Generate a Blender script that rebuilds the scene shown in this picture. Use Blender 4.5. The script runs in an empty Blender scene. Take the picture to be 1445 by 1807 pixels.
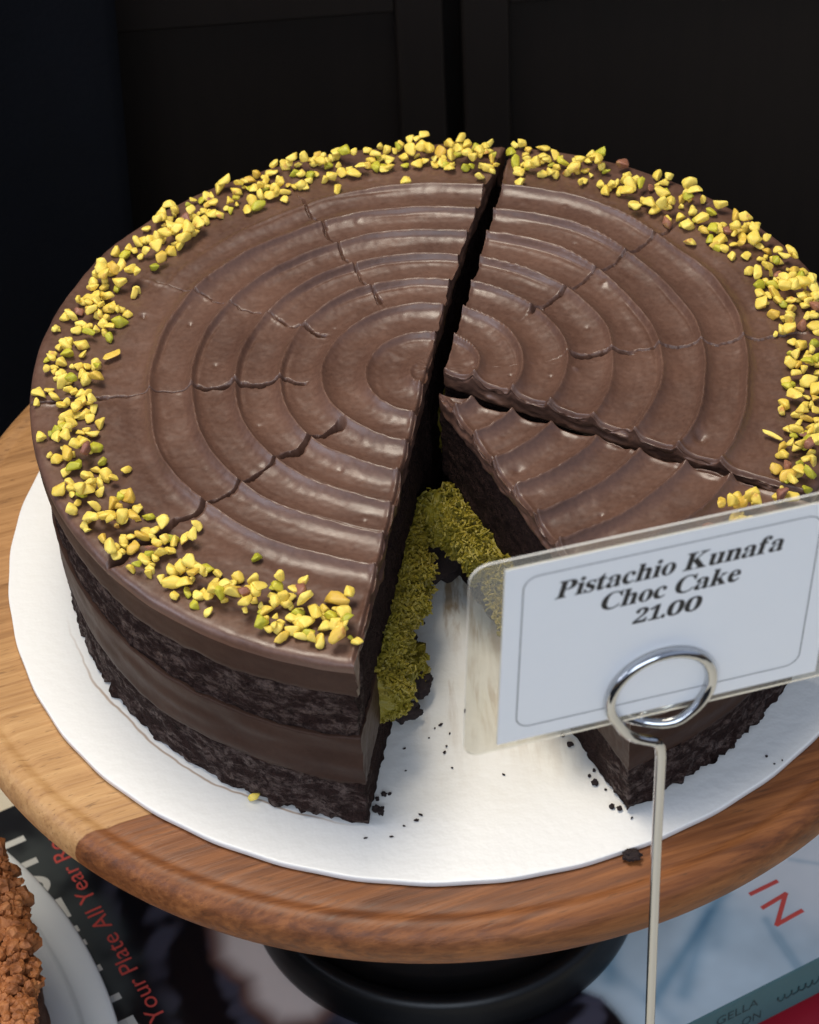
import bpy, bmesh, math, random
import numpy as np
from mathutils import Vector, Matrix
random.seed(7)
rng = np.random.default_rng(11)
R = math.radians
S = 0.125                      # metres per unit: one unit is the radius of the cake (12.5 cm)
scn = bpy.context.scene
COL = scn.collection

# ------------------------------------------------------------------ camera, light, exposure
cam_d = bpy.data.cameras.new('camera')
cam = bpy.data.objects.new('camera', cam_d); COL.objects.link(cam)
c_r = Vector((0.99836566, -0.03843302, -0.04229556)); c_u = Vector((0.05714903, 0.67140613, 0.73888281)); c_f = Vector((0, 0.74009237, -0.67250523))
cam.matrix_world = Matrix(((c_r.x, c_u.x, -c_f.x, -0.0858808 * S), (c_r.y, c_u.y, -c_f.y, -4.7247213 * S),
                           (c_r.z, c_u.z, -c_f.z, 4.39065119 * S), (0, 0, 0, 1)))
cam_d.sensor_fit = 'HORIZONTAL'; cam_d.sensor_width = 36; cam_d.lens = 36 * 4378.5 / 1445
cam_d.clip_start = 0.02; cam_d.clip_end = 50
cam_d.dof.use_dof = True; cam_d.dof.focus_distance = 5.95 * S; cam_d.dof.aperture_fstop = 36
scn.camera = cam
world = bpy.data.worlds.new('World'); scn.world = world; world.use_nodes = True
wn = world.node_tree.nodes; wl = world.node_tree.links
wbg = wn['Background']; wbg.inputs['Strength'].default_value = 0.46
wtc = wn.new('ShaderNodeTexCoord'); wsp = wn.new('ShaderNodeSeparateXYZ'); wrp = wn.new('ShaderNodeValToRGB')
wl.new(wtc.outputs['Generated'], wsp.inputs[0]); wl.new(wsp.outputs['Z'], wrp.inputs[0]); wl.new(wrp.outputs[0], wbg.inputs['Color'])
wrp.color_ramp.elements[0].position = 0.02; wrp.color_ramp.elements[0].color = (0.17, 0.13, 0.10, 1)
wrp.color_ramp.elements[1].position = 0.13; wrp.color_ramp.elements[1].color = (0.58, 0.70, 0.95, 1)
e_ = wrp.color_ramp.elements.new(0.55); e_.color = (0.68, 0.80, 1.06, 1)
wrp.color_ramp.elements.new(0.9).color = (0.45, 0.52, 0.68, 1)


def area(name, loc, target, sx, sy, power, color):
    l = bpy.data.lights.new(name, 'AREA'); l.shape = 'RECTANGLE'; l.size = sx; l.size_y = sy; l.energy = power; l.color = color
    o = bpy.data.objects.new(name, l); COL.objects.link(o); o.location = loc
    o.rotation_euler = (Vector(target) - Vector(loc)).to_track_quat('-Z', 'Y').to_euler()
    return o


area('overhead_window_light', (-0.22, 0.10, 1.15), (0, 0, 0.03), 0.56, 0.42, 11.5, (1.0, 0.90, 0.75))
area('street_daylight', (-0.10, -2.1, 1.15), (0, 0, 0), 1.8, 1.1, 19.0, (0.80, 0.89, 1.0))
area('left_daylight', (-1.55, -0.35, 0.75), (0, 0, 0.05), 0.8, 0.7, 7.0, (0.82, 0.86, 1.0))
scn.view_settings.view_transform = 'Standard'; scn.view_settings.look = 'None'
scn.view_settings.exposure = 0.22; scn.view_settings.gamma = 1.0; scn.view_settings.use_curve_mapping = False
scn.cycles.max_bounces = 8; scn.cycles.transparent_max_bounces = 12
scn.cycles.use_denoising = True

# ------------------------------------------------------------------ helpers: noise, meshes, things
_perm = np.random.default_rng(5).permutation(512)
_perm = np.concatenate([_perm, _perm, _perm])
_grad = np.random.default_rng(6).normal(size=(512, 3)); _grad /= np.linalg.norm(_grad, axis=1)[:, None]


def pn(x, y, z):
    """gradient noise, about -0.8..0.8, on arrays"""
    x, y, z = np.broadcast_arrays(np.asarray(x, float), np.asarray(y, float), np.asarray(z, float))
    xi, yi, zi = (np.floor(v).astype(int) for v in (x, y, z)); fx, fy, fz = x - xi, y - yi, z - zi
    u, v, w = (t * t * t * (t * (t * 6 - 15) + 10) for t in (fx, fy, fz))
    def g(a, b, c):
        h = _perm[(_perm[(_perm[(xi + a) & 511] + yi + b) & 511] + zi + c) & 511]; q = _grad[h]
        return q[..., 0] * (fx - a) + q[..., 1] * (fy - b) + q[..., 2] * (fz - c)
    x00 = g(0, 0, 0) * (1 - u) + g(1, 0, 0) * u; x10 = g(0, 1, 0) * (1 - u) + g(1, 1, 0) * u
    x01 = g(0, 0, 1) * (1 - u) + g(1, 0, 1) * u; x11 = g(0, 1, 1) * (1 - u) + g(1, 1, 1) * u
    return 1.4 * ((x00 * (1 - v) + x10 * v) * (1 - w) + (x01 * (1 - v) + x11 * v) * w)


def fbm(x, y, z, n=3):
    s = 0; a = 1.0
    for i in range(n):
        s = s + a * pn(x * 2 ** i + 17 * i, y * 2 ** i, z * 2 ** i); a *= 0.55
    return s


def sst(a, b, x):
    t = np.clip((x - a) / (b - a), 0, 1); return t * t * (3 - 2 * t)


def tag(o, label=None, cat=None, group=None, kind=None):
    if label: o['label'] = label
    if cat: o['category'] = cat
    if group: o['group'] = group
    if kind: o['kind'] = kind
    return o


def empty(name, loc=(0, 0, 0), label=None, cat=None, group=None):
    o = bpy.data.objects.new(name, None); COL.objects.link(o); o.location = Vector(loc) * S; o.empty_display_size = 0.02
    return tag(o, label, cat, group)


def link(name, me, parent=None):
    o = bpy.data.objects.new(name, me); COL.objects.link(o)
    if parent is not None:
        o.parent = parent
        q = parent; off = Vector((0, 0, 0))
        while q is not None:
            off += q.location; q = q.parent
        o.location = -off
    return o


def mesh(name, V, F, mats, parent=None, smooth=True, mi=None, origin=None):
    """V in cake units, F list of faces or an (n,4)/(n,3) array"""
    V = np.asarray(V, float) * S
    me = bpy.data.meshes.new(name)
    if isinstance(F, np.ndarray):
        k = F.shape[1]; n = len(F)
        me.vertices.add(len(V)); me.vertices.foreach_set('co', V.astype(np.float32).ravel())
        me.loops.add(n * k); me.loops.foreach_set('vertex_index', F.astype(np.int32).ravel())
        me.polygons.add(n); me.polygons.foreach_set('loop_start', np.arange(0, n * k, k, dtype=np.int32))
        me.update(calc_edges=True)
    else:
        me.from_pydata([tuple(v) for v in V], [], F); me.update()
    if not isinstance(mats, (list, tuple)): mats = [mats]
    for m in mats: me.materials.append(m)
    me.polygons.foreach_set('use_smooth', np.full(len(me.polygons), bool(smooth)))
    if mi is not None: me.polygons.foreach_set('material_index', np.asarray(mi, np.int32))
    me.update()
    return link(name, me, parent)


class MB:
    """collects vertices and faces"""
    def __init__(self): self.V = []; self.F = []
    def add(self, V, F):
        b = len(self.V); self.V += [tuple(v) for v in V]; self.F += [tuple(i + b for i in f) for f in F]; return self
    def box(self, x0, x1, y0, y1, z0, z1, M=None):
        P = [Vector((x, y, z)) for z in (z0, z1) for y in (y0, y1) for x in (x0, x1)]
        if M is not None: P = [M @ p for p in P]
        return self.add(P, [(0, 2, 3, 1), (4, 5, 7, 6), (0, 1, 5, 4), (2, 6, 7, 3), (0, 4, 6, 2), (1, 3, 7, 5)])
    def tube(self, pts, rad, n=10, cap=True):
        pts = [Vector(p) for p in pts]; rads = rad if hasattr(rad, '__len__') else [rad] * len(pts)
        t0 = (pts[1] - pts[0]).normalized(); a = t0.orthogonal().normalized(); V = []; F = []
        for i, p in enumerate(pts):
            t = (pts[min(i + 1, len(pts) - 1)] - pts[max(i - 1, 0)]).normalized()
            a = (a - t * a.dot(t)).normalized(); b = t.cross(a)
            V += [p + (a * math.cos(2 * math.pi * k / n) + b * math.sin(2 * math.pi * k / n)) * rads[i] for k in range(n)]
        for i in range(len(pts) - 1):
            for k in range(n):
                F.append((i * n + k, i * n + (k + 1) % n, (i + 1) * n + (k + 1) % n, (i + 1) * n + k))
        if cap: F += [tuple(range(n - 1, -1, -1)), tuple((len(pts) - 1) * n + k for k in range(n))]
        return self.add(V, F)
    def lathe(self, prof, n=128, cx=0, cy=0):
        V = []; F = []; m = len(prof)
        for k in range(n):
            c, s = math.cos(2 * math.pi * k / n), math.sin(2 * math.pi * k / n)
            V += [(cx + r * c, cy + r * s, z) for r, z in prof]
        for k in range(n):
            for i in range(m - 1):
                a, b = k * m + i, ((k + 1) % n) * m + i
                F.append((a, a + 1, b + 1, b))
        return self.add(V, F)
    def build(self, name, mats, parent=None, smooth=False, **kw): return mesh(name, self.V, self.F, mats, parent, smooth, **kw)


def bevel(o, w, seg=3):
    m = o.modifiers.new('bevel', 'BEVEL'); m.width = w * S; m.segments = seg; m.limit_method = 'ANGLE'; m.angle_limit = R(40)
    return o


# ------------------------------------------------------------------ materials
class NT:
    def __init__(self, name):
        self.m = bpy.data.materials.new(name); self.m.use_nodes = True
        self.t = self.m.node_tree; self.n = self.t.nodes; self.b = self.n['Principled BSDF']; self.out = self.n['Material Output']
        self.co = self.n.new('ShaderNodeTexCoord').outputs['Object']
        mp = self.n.new('ShaderNodeVectorMath'); mp.operation = 'SCALE'; mp.inputs['Scale'].default_value = 1 / S
        self.l(self.co, mp.inputs[0]); self.p = mp.outputs[0]          # position in cake units
    def l(self, a, b): self.t.links.new(a, b)
    def node(self, typ, **kw):
        n = self.n.new(typ)
        for k, v in kw.items(): setattr(n, k, v)
        return n
    def val(self, i, v):
        if hasattr(v, 'links') or hasattr(v, 'is_linked'): self.l(v, i)
        else: i.default_value = v
    def math(self, op, a, b=0.0, c=0.0, clamp=False):
        n = self.node('ShaderNodeMath', operation=op, use_clamp=clamp)
        self.val(n.inputs[0], a); self.val(n.inputs[1], b); self.val(n.inputs[2], c); return n.outputs[0]
    def map(self, v, scale=(1, 1, 1), rot=(0, 0, 0), loc=(0, 0, 0)):
        n = self.node('ShaderNodeMapping'); self.l(v, n.inputs[0]); n.inputs['Scale'].default_value = scale
        n.inputs['Rotation'].default_value = rot; n.inputs['Location'].default_value = loc; return n.outputs[0]
    def noise(self, v, scale, detail=3, rough=0.55, dist=0.0):
        n = self.node('ShaderNodeTexNoise'); self.l(v, n.inputs['Vector']); n.inputs['Scale'].default_value = scale
        n.inputs['Detail'].default_value = detail; n.inputs['Roughness'].default_value = rough; n.inputs['Distortion'].default_value = dist
        return n.outputs['Fac']
    def ramp(self, f, stops, smooth=True):
        n = self.node('ShaderNodeValToRGB'); self.l(f, n.inputs[0]); e = n.color_ramp.elements
        while len(e) < len(stops): e.new(0.5)
        for i, (p, c) in enumerate(stops):
            e[i].position = p; e[i].color = tuple(c) + (1,) if len(c) == 3 else c
        return n.outputs[0]
    def mr(self, f, a, b, c=0.0, d=1.0):
        n = self.node('ShaderNodeMapRange'); self.val(n.inputs[0], f)
        for i, v in enumerate((a, b, c, d)): n.inputs[i + 1].default_value = v
        return n.outputs[0]
    def mix(self, f, a, b):
        n = self.node('ShaderNodeMix', data_type='RGBA'); self.val(n.inputs[0], f)
        for i, v in ((6, a), (7, b)):
            if isinstance(v, tuple): n.inputs[i].default_value = v + (1,)
            else: self.l(v, n.inputs[i])
        return n.outputs[2]
    def sep(self, v):
        n = self.node('ShaderNodeSeparateXYZ'); self.l(v, n.inputs[0]); return n.outputs
    def bump(self, h, strength=0.3, dist=0.01, prev=None):
        n = self.node('ShaderNodeBump'); self.l(h, n.inputs['Height']); n.inputs['Strength'].default_value = strength
        n.inputs['Distance'].default_value = dist * S
        if prev is not None: self.l(prev, n.inputs['Normal'])
        return n.outputs[0]
    def set(self, **kw):
        for k, v in kw.items():
            i = self.b.inputs[{'color': 'Base Color', 'rough': 'Roughness', 'metal': 'Metallic', 'spec': 'Specular IOR Level', 'normal': 'Normal',
                               'coat': 'Coat Weight', 'coatr': 'Coat Roughness', 'sss': 'Subsurface Weight', 'sheen': 'Sheen Weight'}[k]]
            if isinstance(v, tuple): i.default_value = v + (1,)
            else: self.val(i, v)
        return self.m


def plain(name, c, rough=0.5, var=0.12, nscale=6.0, bump=0.0, **kw):
    t = NT(name); f = t.noise(t.p, nscale, 4)
    t.set(color=t.mix(f, tuple(x * (1 - var) for x in c), tuple(x * (1 + var) for x in c)), rough=t.mr(f, 0, 1, rough * 0.85, rough * 1.15), **kw)
    if bump: t.set(normal=t.bump(t.noise(t.p, nscale * 12, 3), bump, 0.006))
    return t.m


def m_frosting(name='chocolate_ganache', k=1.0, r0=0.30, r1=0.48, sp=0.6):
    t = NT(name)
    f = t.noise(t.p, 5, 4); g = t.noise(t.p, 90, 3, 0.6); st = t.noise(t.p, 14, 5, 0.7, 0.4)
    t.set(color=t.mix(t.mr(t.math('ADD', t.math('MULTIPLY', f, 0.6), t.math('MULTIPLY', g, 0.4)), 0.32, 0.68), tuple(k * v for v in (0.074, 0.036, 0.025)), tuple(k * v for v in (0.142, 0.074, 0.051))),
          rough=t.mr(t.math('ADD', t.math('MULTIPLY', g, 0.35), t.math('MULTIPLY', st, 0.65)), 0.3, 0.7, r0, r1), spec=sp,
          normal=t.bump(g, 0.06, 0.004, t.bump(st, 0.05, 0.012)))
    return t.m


def m_sponge():
    t = NT('chocolate_sponge')
    x, y, z = t.sep(t.p)
    rad = t.math('SQRT', t.math('ADD', t.math('MULTIPLY', x, x), t.math('MULTIPLY', y, y)))
    f = t.noise(t.p, 52, 4, 0.7); v = t.noise(t.p, 20, 3)
    crumb = t.mix(f, (0.006, 0.0032, 0.0028), (0.046, 0.023, 0.019))
    smear = t.noise(t.map(t.p, (1, 1, 2.2)), 17, 6, 0.7, 0.5)
    mask = t.math('MULTIPLY', t.mr(smear, 0.46, 0.62), t.mr(rad, 0.91, 0.95))
    mask = t.math('MULTIPLY', mask, t.mr(f, 0.36, 0.54))
    t.set(color=t.mix(mask, crumb, (0.100, 0.062, 0.050)), rough=t.mr(mask, 0, 1, 0.9, 0.5), spec=t.mr(mask, 0, 1, 0.12, 0.45),
          normal=t.bump(t.noise(t.p, 130, 2), 0.8, 0.008, t.bump(f, 1.0, 0.022, t.bump(v, 0.7, 0.035))))
    return t.m


def m_kunafa():
    t = NT('pistachio_kunafa')
    f = t.noise(t.p, 40, 3, 0.6); g = t.noise(t.p, 7, 3)
    c = t.mix(f, (0.095, 0.074, 0.006), (0.39, 0.29, 0.023))
    t.set(color=t.mix(t.mr(g, 0.35, 0.65), c, (0.24, 0.195, 0.016)), rough=0.55, sss=0.0, normal=t.bump(f, 0.8, 0.012))
    return t.m


def m_nut(name, a, b, c):
    t = NT(name)
    oi = t.node('ShaderNodeObjectInfo').outputs['Random']
    f = t.noise(t.p, 26, 2)
    geo = t.node('ShaderNodeNewGeometry').outputs['Random Per Island']
    rnd = t.math('FRACT', t.math('ADD', oi, geo))
    base = t.mix(rnd, a, b)
    skin = t.math('MULTIPLY', t.mr(f, 0.60, 0.70), t.mr(t.math('FRACT', t.math('MULTIPLY', rnd, 7.3)), 0.45, 0.6))
    t.set(color=t.mix(skin, base, c), rough=0.48, spec=0.4, normal=t.bump(t.noise(t.p, 70, 3), 0.25, 0.006))
    t.b.inputs['Subsurface Weight'].default_value = 0.3; t.b.inputs['Subsurface Radius'].default_value = (0.0012, 0.0010, 0.0004)
    t.b.inputs['Subsurface Scale'].default_value = 1.0
    return t.m


def m_board():
    t = NT('coated_white_board')
    x, y, z = t.sep(t.p)
    rad = t.math('SQRT', t.math('ADD', t.math('MULTIPLY', x, x), t.math('MULTIPLY', y, y)))
    ang = t.math('ARCTAN2', y, x)
    n1 = t.noise(t.map(t.p, (14, 2.0, 1), (0, 0, R(14))), 1.6, 5, 0.65, 0.3); n2 = t.noise(t.p, 3.2, 4)
    inw = t.math('MULTIPLY', t.mr(ang, R(-106), R(-98)), t.mr(ang, R(-66), R(-72)))
    near = t.math('MULTIPLY', inw, t.mr(rad, 0.92, 0.28))
    streak = t.math('MULTIPLY', t.mr(n1, 0.48, 0.60), t.math('MULTIPLY', near, t.mr(n2, 0.36, 0.56)), clamp=True)
    film = t.math('MULTIPLY', t.mr(n2, 0.35, 0.7, 0.0, 0.55), t.math('MULTIPLY', inw, t.mr(rad, 1.05, 0.75)))
    wob = t.math('ADD', rad, t.mr(t.noise(t.p, 3.2, 4), 0, 1, -0.030, 0.030))
    line = t.math('MULTIPLY', t.mr(t.math('ABSOLUTE', t.math('SUBTRACT', wob, 0.990)), 0.0045, 0.001),
                  t.math('MULTIPLY', t.mr(ang, R(-168), R(-150)), t.mr(ang, R(-104), R(-112))))
    c = t.mix(film, (0.755, 0.745, 0.715), (0.66, 0.615, 0.50))
    c = t.mix(t.math('MULTIPLY', streak, 0.85), c, (0.31, 0.20, 0.095))
    c = t.mix(t.math('MULTIPLY', line, 0.75), c, (0.33, 0.20, 0.11))
    t.set(color=c, rough=0.36, spec=0.45, normal=t.bump(t.noise(t.p, 34, 2), 0.10, 0.02))
    return t.m


def m_wood():
    t = NT('acacia_wood')
    q = t.map(t.p, (1, 1, 1), (0, 0, R(-18))); x, y, z = t.sep(q)
    grain = t.noise(t.map(q, (1.1, 15, 15)), 1.5, 6, 0.62, 0.8)
    fine = t.noise(t.map(q, (4, 90, 90)), 1.0, 4, 0.6)
    pore = t.noise(t.map(q, (10, 60, 60)), 2.0, 2)
    band = t.noise(t.map(q, (0.35, 3.2, 3.2)), 1.3, 3, 0.5, 1.2)
    light = t.ramp(t.math('ADD', t.math('MULTIPLY', grain, 0.65), t.math('MULTIPLY', fine, 0.35)),
                   [(0.30, (0.25, 0.115, 0.040)), (0.48, (0.42, 0.225, 0.086)), (0.70, (0.56, 0.33, 0.14))])
    dark = t.ramp(t.math('ADD', t.math('MULTIPLY', grain, 0.5), t.math('ADD', t.math('MULTIPLY', fine, 0.25), t.math('MULTIPLY', band, 0.25))),
                  [(0.32, (0.040, 0.012, 0.005)), (0.47, (0.150, 0.048, 0.013)), (0.66, (0.33, 0.120, 0.034))])
    m = t.mr(t.math('ADD', y, t.math('MULTIPLY', fine, 0.006)), -0.600, -0.596)
    m2 = t.mr(y, 0.10, 0.104)
    c = t.mix(m, dark, light); c = t.mix(m2, c, t.mix(0.35, light, dark))
    c = t.mix(t.math('MULTIPLY', t.mr(pore, 0.62, 0.72), 0.45), c, (0.07, 0.03, 0.012))
    t.set(color=c, rough=t.mr(fine, 0.3, 0.7, 0.42, 0.58), spec=0.4, normal=t.bump(fine, 0.25, 0.006))
    return t.m


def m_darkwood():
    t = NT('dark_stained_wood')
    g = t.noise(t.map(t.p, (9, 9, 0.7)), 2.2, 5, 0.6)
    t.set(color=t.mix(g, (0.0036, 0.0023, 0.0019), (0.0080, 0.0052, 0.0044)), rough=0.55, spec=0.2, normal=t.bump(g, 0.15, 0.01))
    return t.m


def m_chrome():
    t = NT('polished_chrome')
    f = t.noise(t.p, 40, 3)
    t.set(color=(0.54, 0.55, 0.57), metal=1.0, rough=t.mr(f, 0.3, 0.7, 0.03, 0.07)); return t.m


def m_laminate():
    t = NT('clear_laminate')
    tr = t.node('ShaderNodeBsdfTransparent'); tr.inputs[0].default_value = (0.93, 0.92, 0.88, 1)
    gl = t.node('ShaderNodeBsdfGlossy'); gl.inputs['Roughness'].default_value = 0.12
    df = t.node('ShaderNodeBsdfDiffuse'); df.inputs[0].default_value = (0.62, 0.61, 0.58, 1)
    n = t.noise(t.p, 5, 3)
    a = t.node('ShaderNodeMixShader'); t.l(t.mr(n, 0.3, 0.7, 0.05, 0.13), a.inputs[0]); t.l(tr.outputs[0], a.inputs[1]); t.l(df.outputs[0], a.inputs[2])
    b = t.node('ShaderNodeMixShader'); b.inputs[0].default_value = 0.07; t.l(a.outputs[0], b.inputs[1]); t.l(gl.outputs[0], b.inputs[2])
    t.l(b.outputs[0], t.out.inputs[0]); return t.m


def m_print(name):
    t = NT(name); a = t.node('ShaderNodeVertexColor'); a.layer_name = 'print'
    t.set(color=a.outputs[0], rough=0.28, spec=0.5); return t.m


M = dict(frost=m_frosting(), cream=m_frosting('cream_and_shaded_wall', 0.42, 0.40, 0.60, 0.14), sponge=m_sponge(), kunafa=m_kunafa(), board=m_board(), wood=m_wood(), darkwood=m_darkwood(), chrome=m_chrome(),  # cream is the frosting darkened, with side-wall shade put into the colour
         laminate=m_laminate(),
         black=plain('black_lacquer', (0.003, 0.003, 0.0035), 0.36, 0.3, 9, 0.05, spec=0.3), navy=plain('navy_cloth', (0.0036, 0.0042, 0.0062), 0.95, 0.3, 5, 0.4, spec=0.1),
         paper=plain('white_card_paper', (0.90, 0.90, 0.90), 0.42, 0.02, 8, 0.03, coat=0.25, coatr=0.18), edge=plain('laminate_edge', (0.66, 0.65, 0.61), 0.35, 0.05),
         ink=plain('black_ink', (0.016, 0.014, 0.015), 0.5, 0.25, 30), red_ink=plain('red_print', (0.74, 0.105, 0.085), 0.35, 0.08, 9),
         white_ink=plain('white_print', (0.72, 0.73, 0.70), 0.35, 0.03), teal=plain('teal_spine', (0.045, 0.115, 0.128), 0.4, 0.12, 12, 0.05),
         teal_ink=plain('dark_teal_print', (0.008, 0.028, 0.034), 0.5, 0.1), pages=plain('page_edges', (0.62, 0.56, 0.45), 0.8, 0.12, 40, 0.3),
         redcover=plain('red_cover', (0.40, 0.014, 0.030), 0.4, 0.1, 8), shadow_green=plain('dark_green_shadow', (0.018, 0.030, 0.018), 0.5, 0.2, 12),  # the dark green paints the shadow strip between the books
         table=plain('cream_tabletop', (0.70, 0.64, 0.50), 0.5, 0.05, 3, 0.1), floor=plain('dark_floor', (0.010, 0.008, 0.007), 0.8, 0.3, 3),
         plate=plain('white_glazed_plate', (0.87, 0.91, 0.92), 0.25, 0.02, 4), liner=plain('pale_grey_card', (0.62, 0.65, 0.70), 0.5, 0.03, 5),
         crumb=plain('brown_crumb', (0.020, 0.010, 0.009), 0.9, 0.4, 40, 0.5), print=m_print('printed_cover'),
         crumble=None)


def m_crumble():
    t = NT('baked_crumble')
    f = t.noise(t.p, 12, 4, 0.6); g = t.noise(t.p, 45, 3)
    c = t.ramp(t.math('ADD', t.math('MULTIPLY', f, 0.6), t.math('MULTIPLY', g, 0.4)), [(0.33, (0.13, 0.042, 0.014)), (0.50, (0.32, 0.115, 0.036)), (0.68, (0.52, 0.22, 0.08))])
    t.set(color=c, rough=0.6, spec=0.35, normal=t.bump(g, 0.7, 0.012)); return t.m


M['crumble'] = m_crumble()
M['nut_y'] = m_nut('pale_pistachio', (0.82, 0.645, 0.135), (0.75, 0.545, 0.085), (0.55, 0.28, 0.07))
M['nut_g'] = m_nut('green_pistachio', (0.36, 0.36, 0.028), (0.56, 0.50, 0.045), (0.40, 0.30, 0.05))
M['nut_o'] = m_nut('golden_pistachio', (0.70, 0.48, 0.080), (0.62, 0.40, 0.06), (0.40, 0.14, 0.05))
M['nut_b'] = m_nut('pistachio_skin', (0.30, 0.13, 0.075), (0.24, 0.10, 0.070), (0.38, 0.22, 0.07))

# ------------------------------------------------------------------ the setting
H = 0.5694                     # height of the cake
BK = -1.38                     # cover of the upper book
KB = 1.06065                   # size of the book's own units
ZT = KB * -1.36 + BK + 1.05 * KB   # table top
fl = MB().box(-40, 40, -40, 40, -8.1, -8.0); tag(fl.build('floor', M['floor']), kind='structure')

tb = empty('display_table', (0, -1.5, ZT), 'cream topped table under the books and the price card stand', 'table')
bevel(MB().box(-7, 7, -4.2, 1.30, ZT - 0.3, ZT).build('tabletop', M['table'], tb), 0.02)
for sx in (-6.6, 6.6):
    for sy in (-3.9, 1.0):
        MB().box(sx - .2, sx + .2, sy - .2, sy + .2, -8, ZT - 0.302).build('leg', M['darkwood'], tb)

# dark cabinet behind: frame, recessed door panels, gap between the doors
cab = empty('dark_cabinet', (0, 2.5, -8), 'dark brown wooden cabinet with framed doors in the shade behind the cake', 'cabinet')
RZ = Matrix.Rotation(R(2.0), 4, 'Z'); CM = Matrix.Translation((0.15, 2.45, 0)) @ RZ
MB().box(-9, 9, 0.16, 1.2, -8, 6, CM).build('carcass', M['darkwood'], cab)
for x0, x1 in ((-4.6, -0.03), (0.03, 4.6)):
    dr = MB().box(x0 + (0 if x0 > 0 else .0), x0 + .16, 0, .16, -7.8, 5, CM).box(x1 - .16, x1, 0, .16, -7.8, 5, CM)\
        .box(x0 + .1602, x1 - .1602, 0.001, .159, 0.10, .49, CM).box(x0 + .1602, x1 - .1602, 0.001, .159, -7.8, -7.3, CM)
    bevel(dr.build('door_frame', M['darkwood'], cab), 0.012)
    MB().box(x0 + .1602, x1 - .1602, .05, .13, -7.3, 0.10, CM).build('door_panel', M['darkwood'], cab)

# navy cloth hanging at the left
nx, nz = 120, 40
V = []; F = []
for k in range(nz + 1):
    for i in range(nx + 1):
        x = -6.0 + 5.07 * i / nx; z = -8 + 12 * k / nz
        V.append((x + 0.05 * math.sin(z * 1.1), 1.80 + 0.10 * math.sin(x * 4.2 + 0.25 * z) + 0.05 * math.sin(x * 9 + z * .4) + (0.25 * max(0, (i / nx - .9) / .1) ** 2), z))
for k in range(nz):
    for i in range(nx):
        a = k * (nx + 1) + i; F.append((a, a + 1, a + nx + 2, a + nx + 1))
o = mesh('navy_cloth', V, F, M['navy']); m = o.modifiers.new('thickness', 'SOLIDIFY'); m.thickness = 0.02 * S
tag(o, 'dark navy cloth hanging in shadow at the left behind the wooden stand', 'cloth')

# ------------------------------------------------------------------ books
UD = Vector((math.cos(R(26.8)), math.sin(R(26.8)), 0)); VD = Vector((-UD.y, UD.x, 0))
BM = Matrix(((KB * UD.x, KB * VD.x, 0, .0859 * (KB - 1)), (KB * UD.y, KB * VD.y, 0, 4.7247 * (KB - 1)), (0, 0, KB, BK + 1.05 * KB), (0, 0, 0, 1)))     # book axes: x along the spine, y away from it
BC, ZB = -1.05, -1.36          # cover and table in the book's own axes


def bmap(A):
    m = np.array(BM); return A @ m[:3, :3].T + m[:3, 3]



def seg_d(P, a, b):
    a = np.array(a); b = np.array(b); ab = b - a; t = np.clip(((P - a) @ ab) / (ab @ ab), 0, 1)
    return np.hypot(*(P - a - t[..., None] * ab).T).T if P.ndim == 2 else np.linalg.norm(P - a - t[..., None] * ab, axis=-1)


def poly_sd(P, poly):
    """signed distance to a polygon, negative inside"""
    d = np.full(P.shape[:-1], 9.0); ins = np.zeros(P.shape[:-1], bool); n = len(poly)
    for i in range(n):
        a, b = poly[i], poly[(i + 1) % n]
        d = np.minimum(d, seg_d(P, a, b))
        c = ((a[1] > P[..., 1]) != (b[1] > P[..., 1])); xx = (b[0] - a[0]) * (P[..., 1] - a[1]) / (b[1] - a[1] + 1e-12) + a[0]
        ins ^= c & (P[..., 0] < xx)
    return np.where(ins, -d, d)


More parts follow.
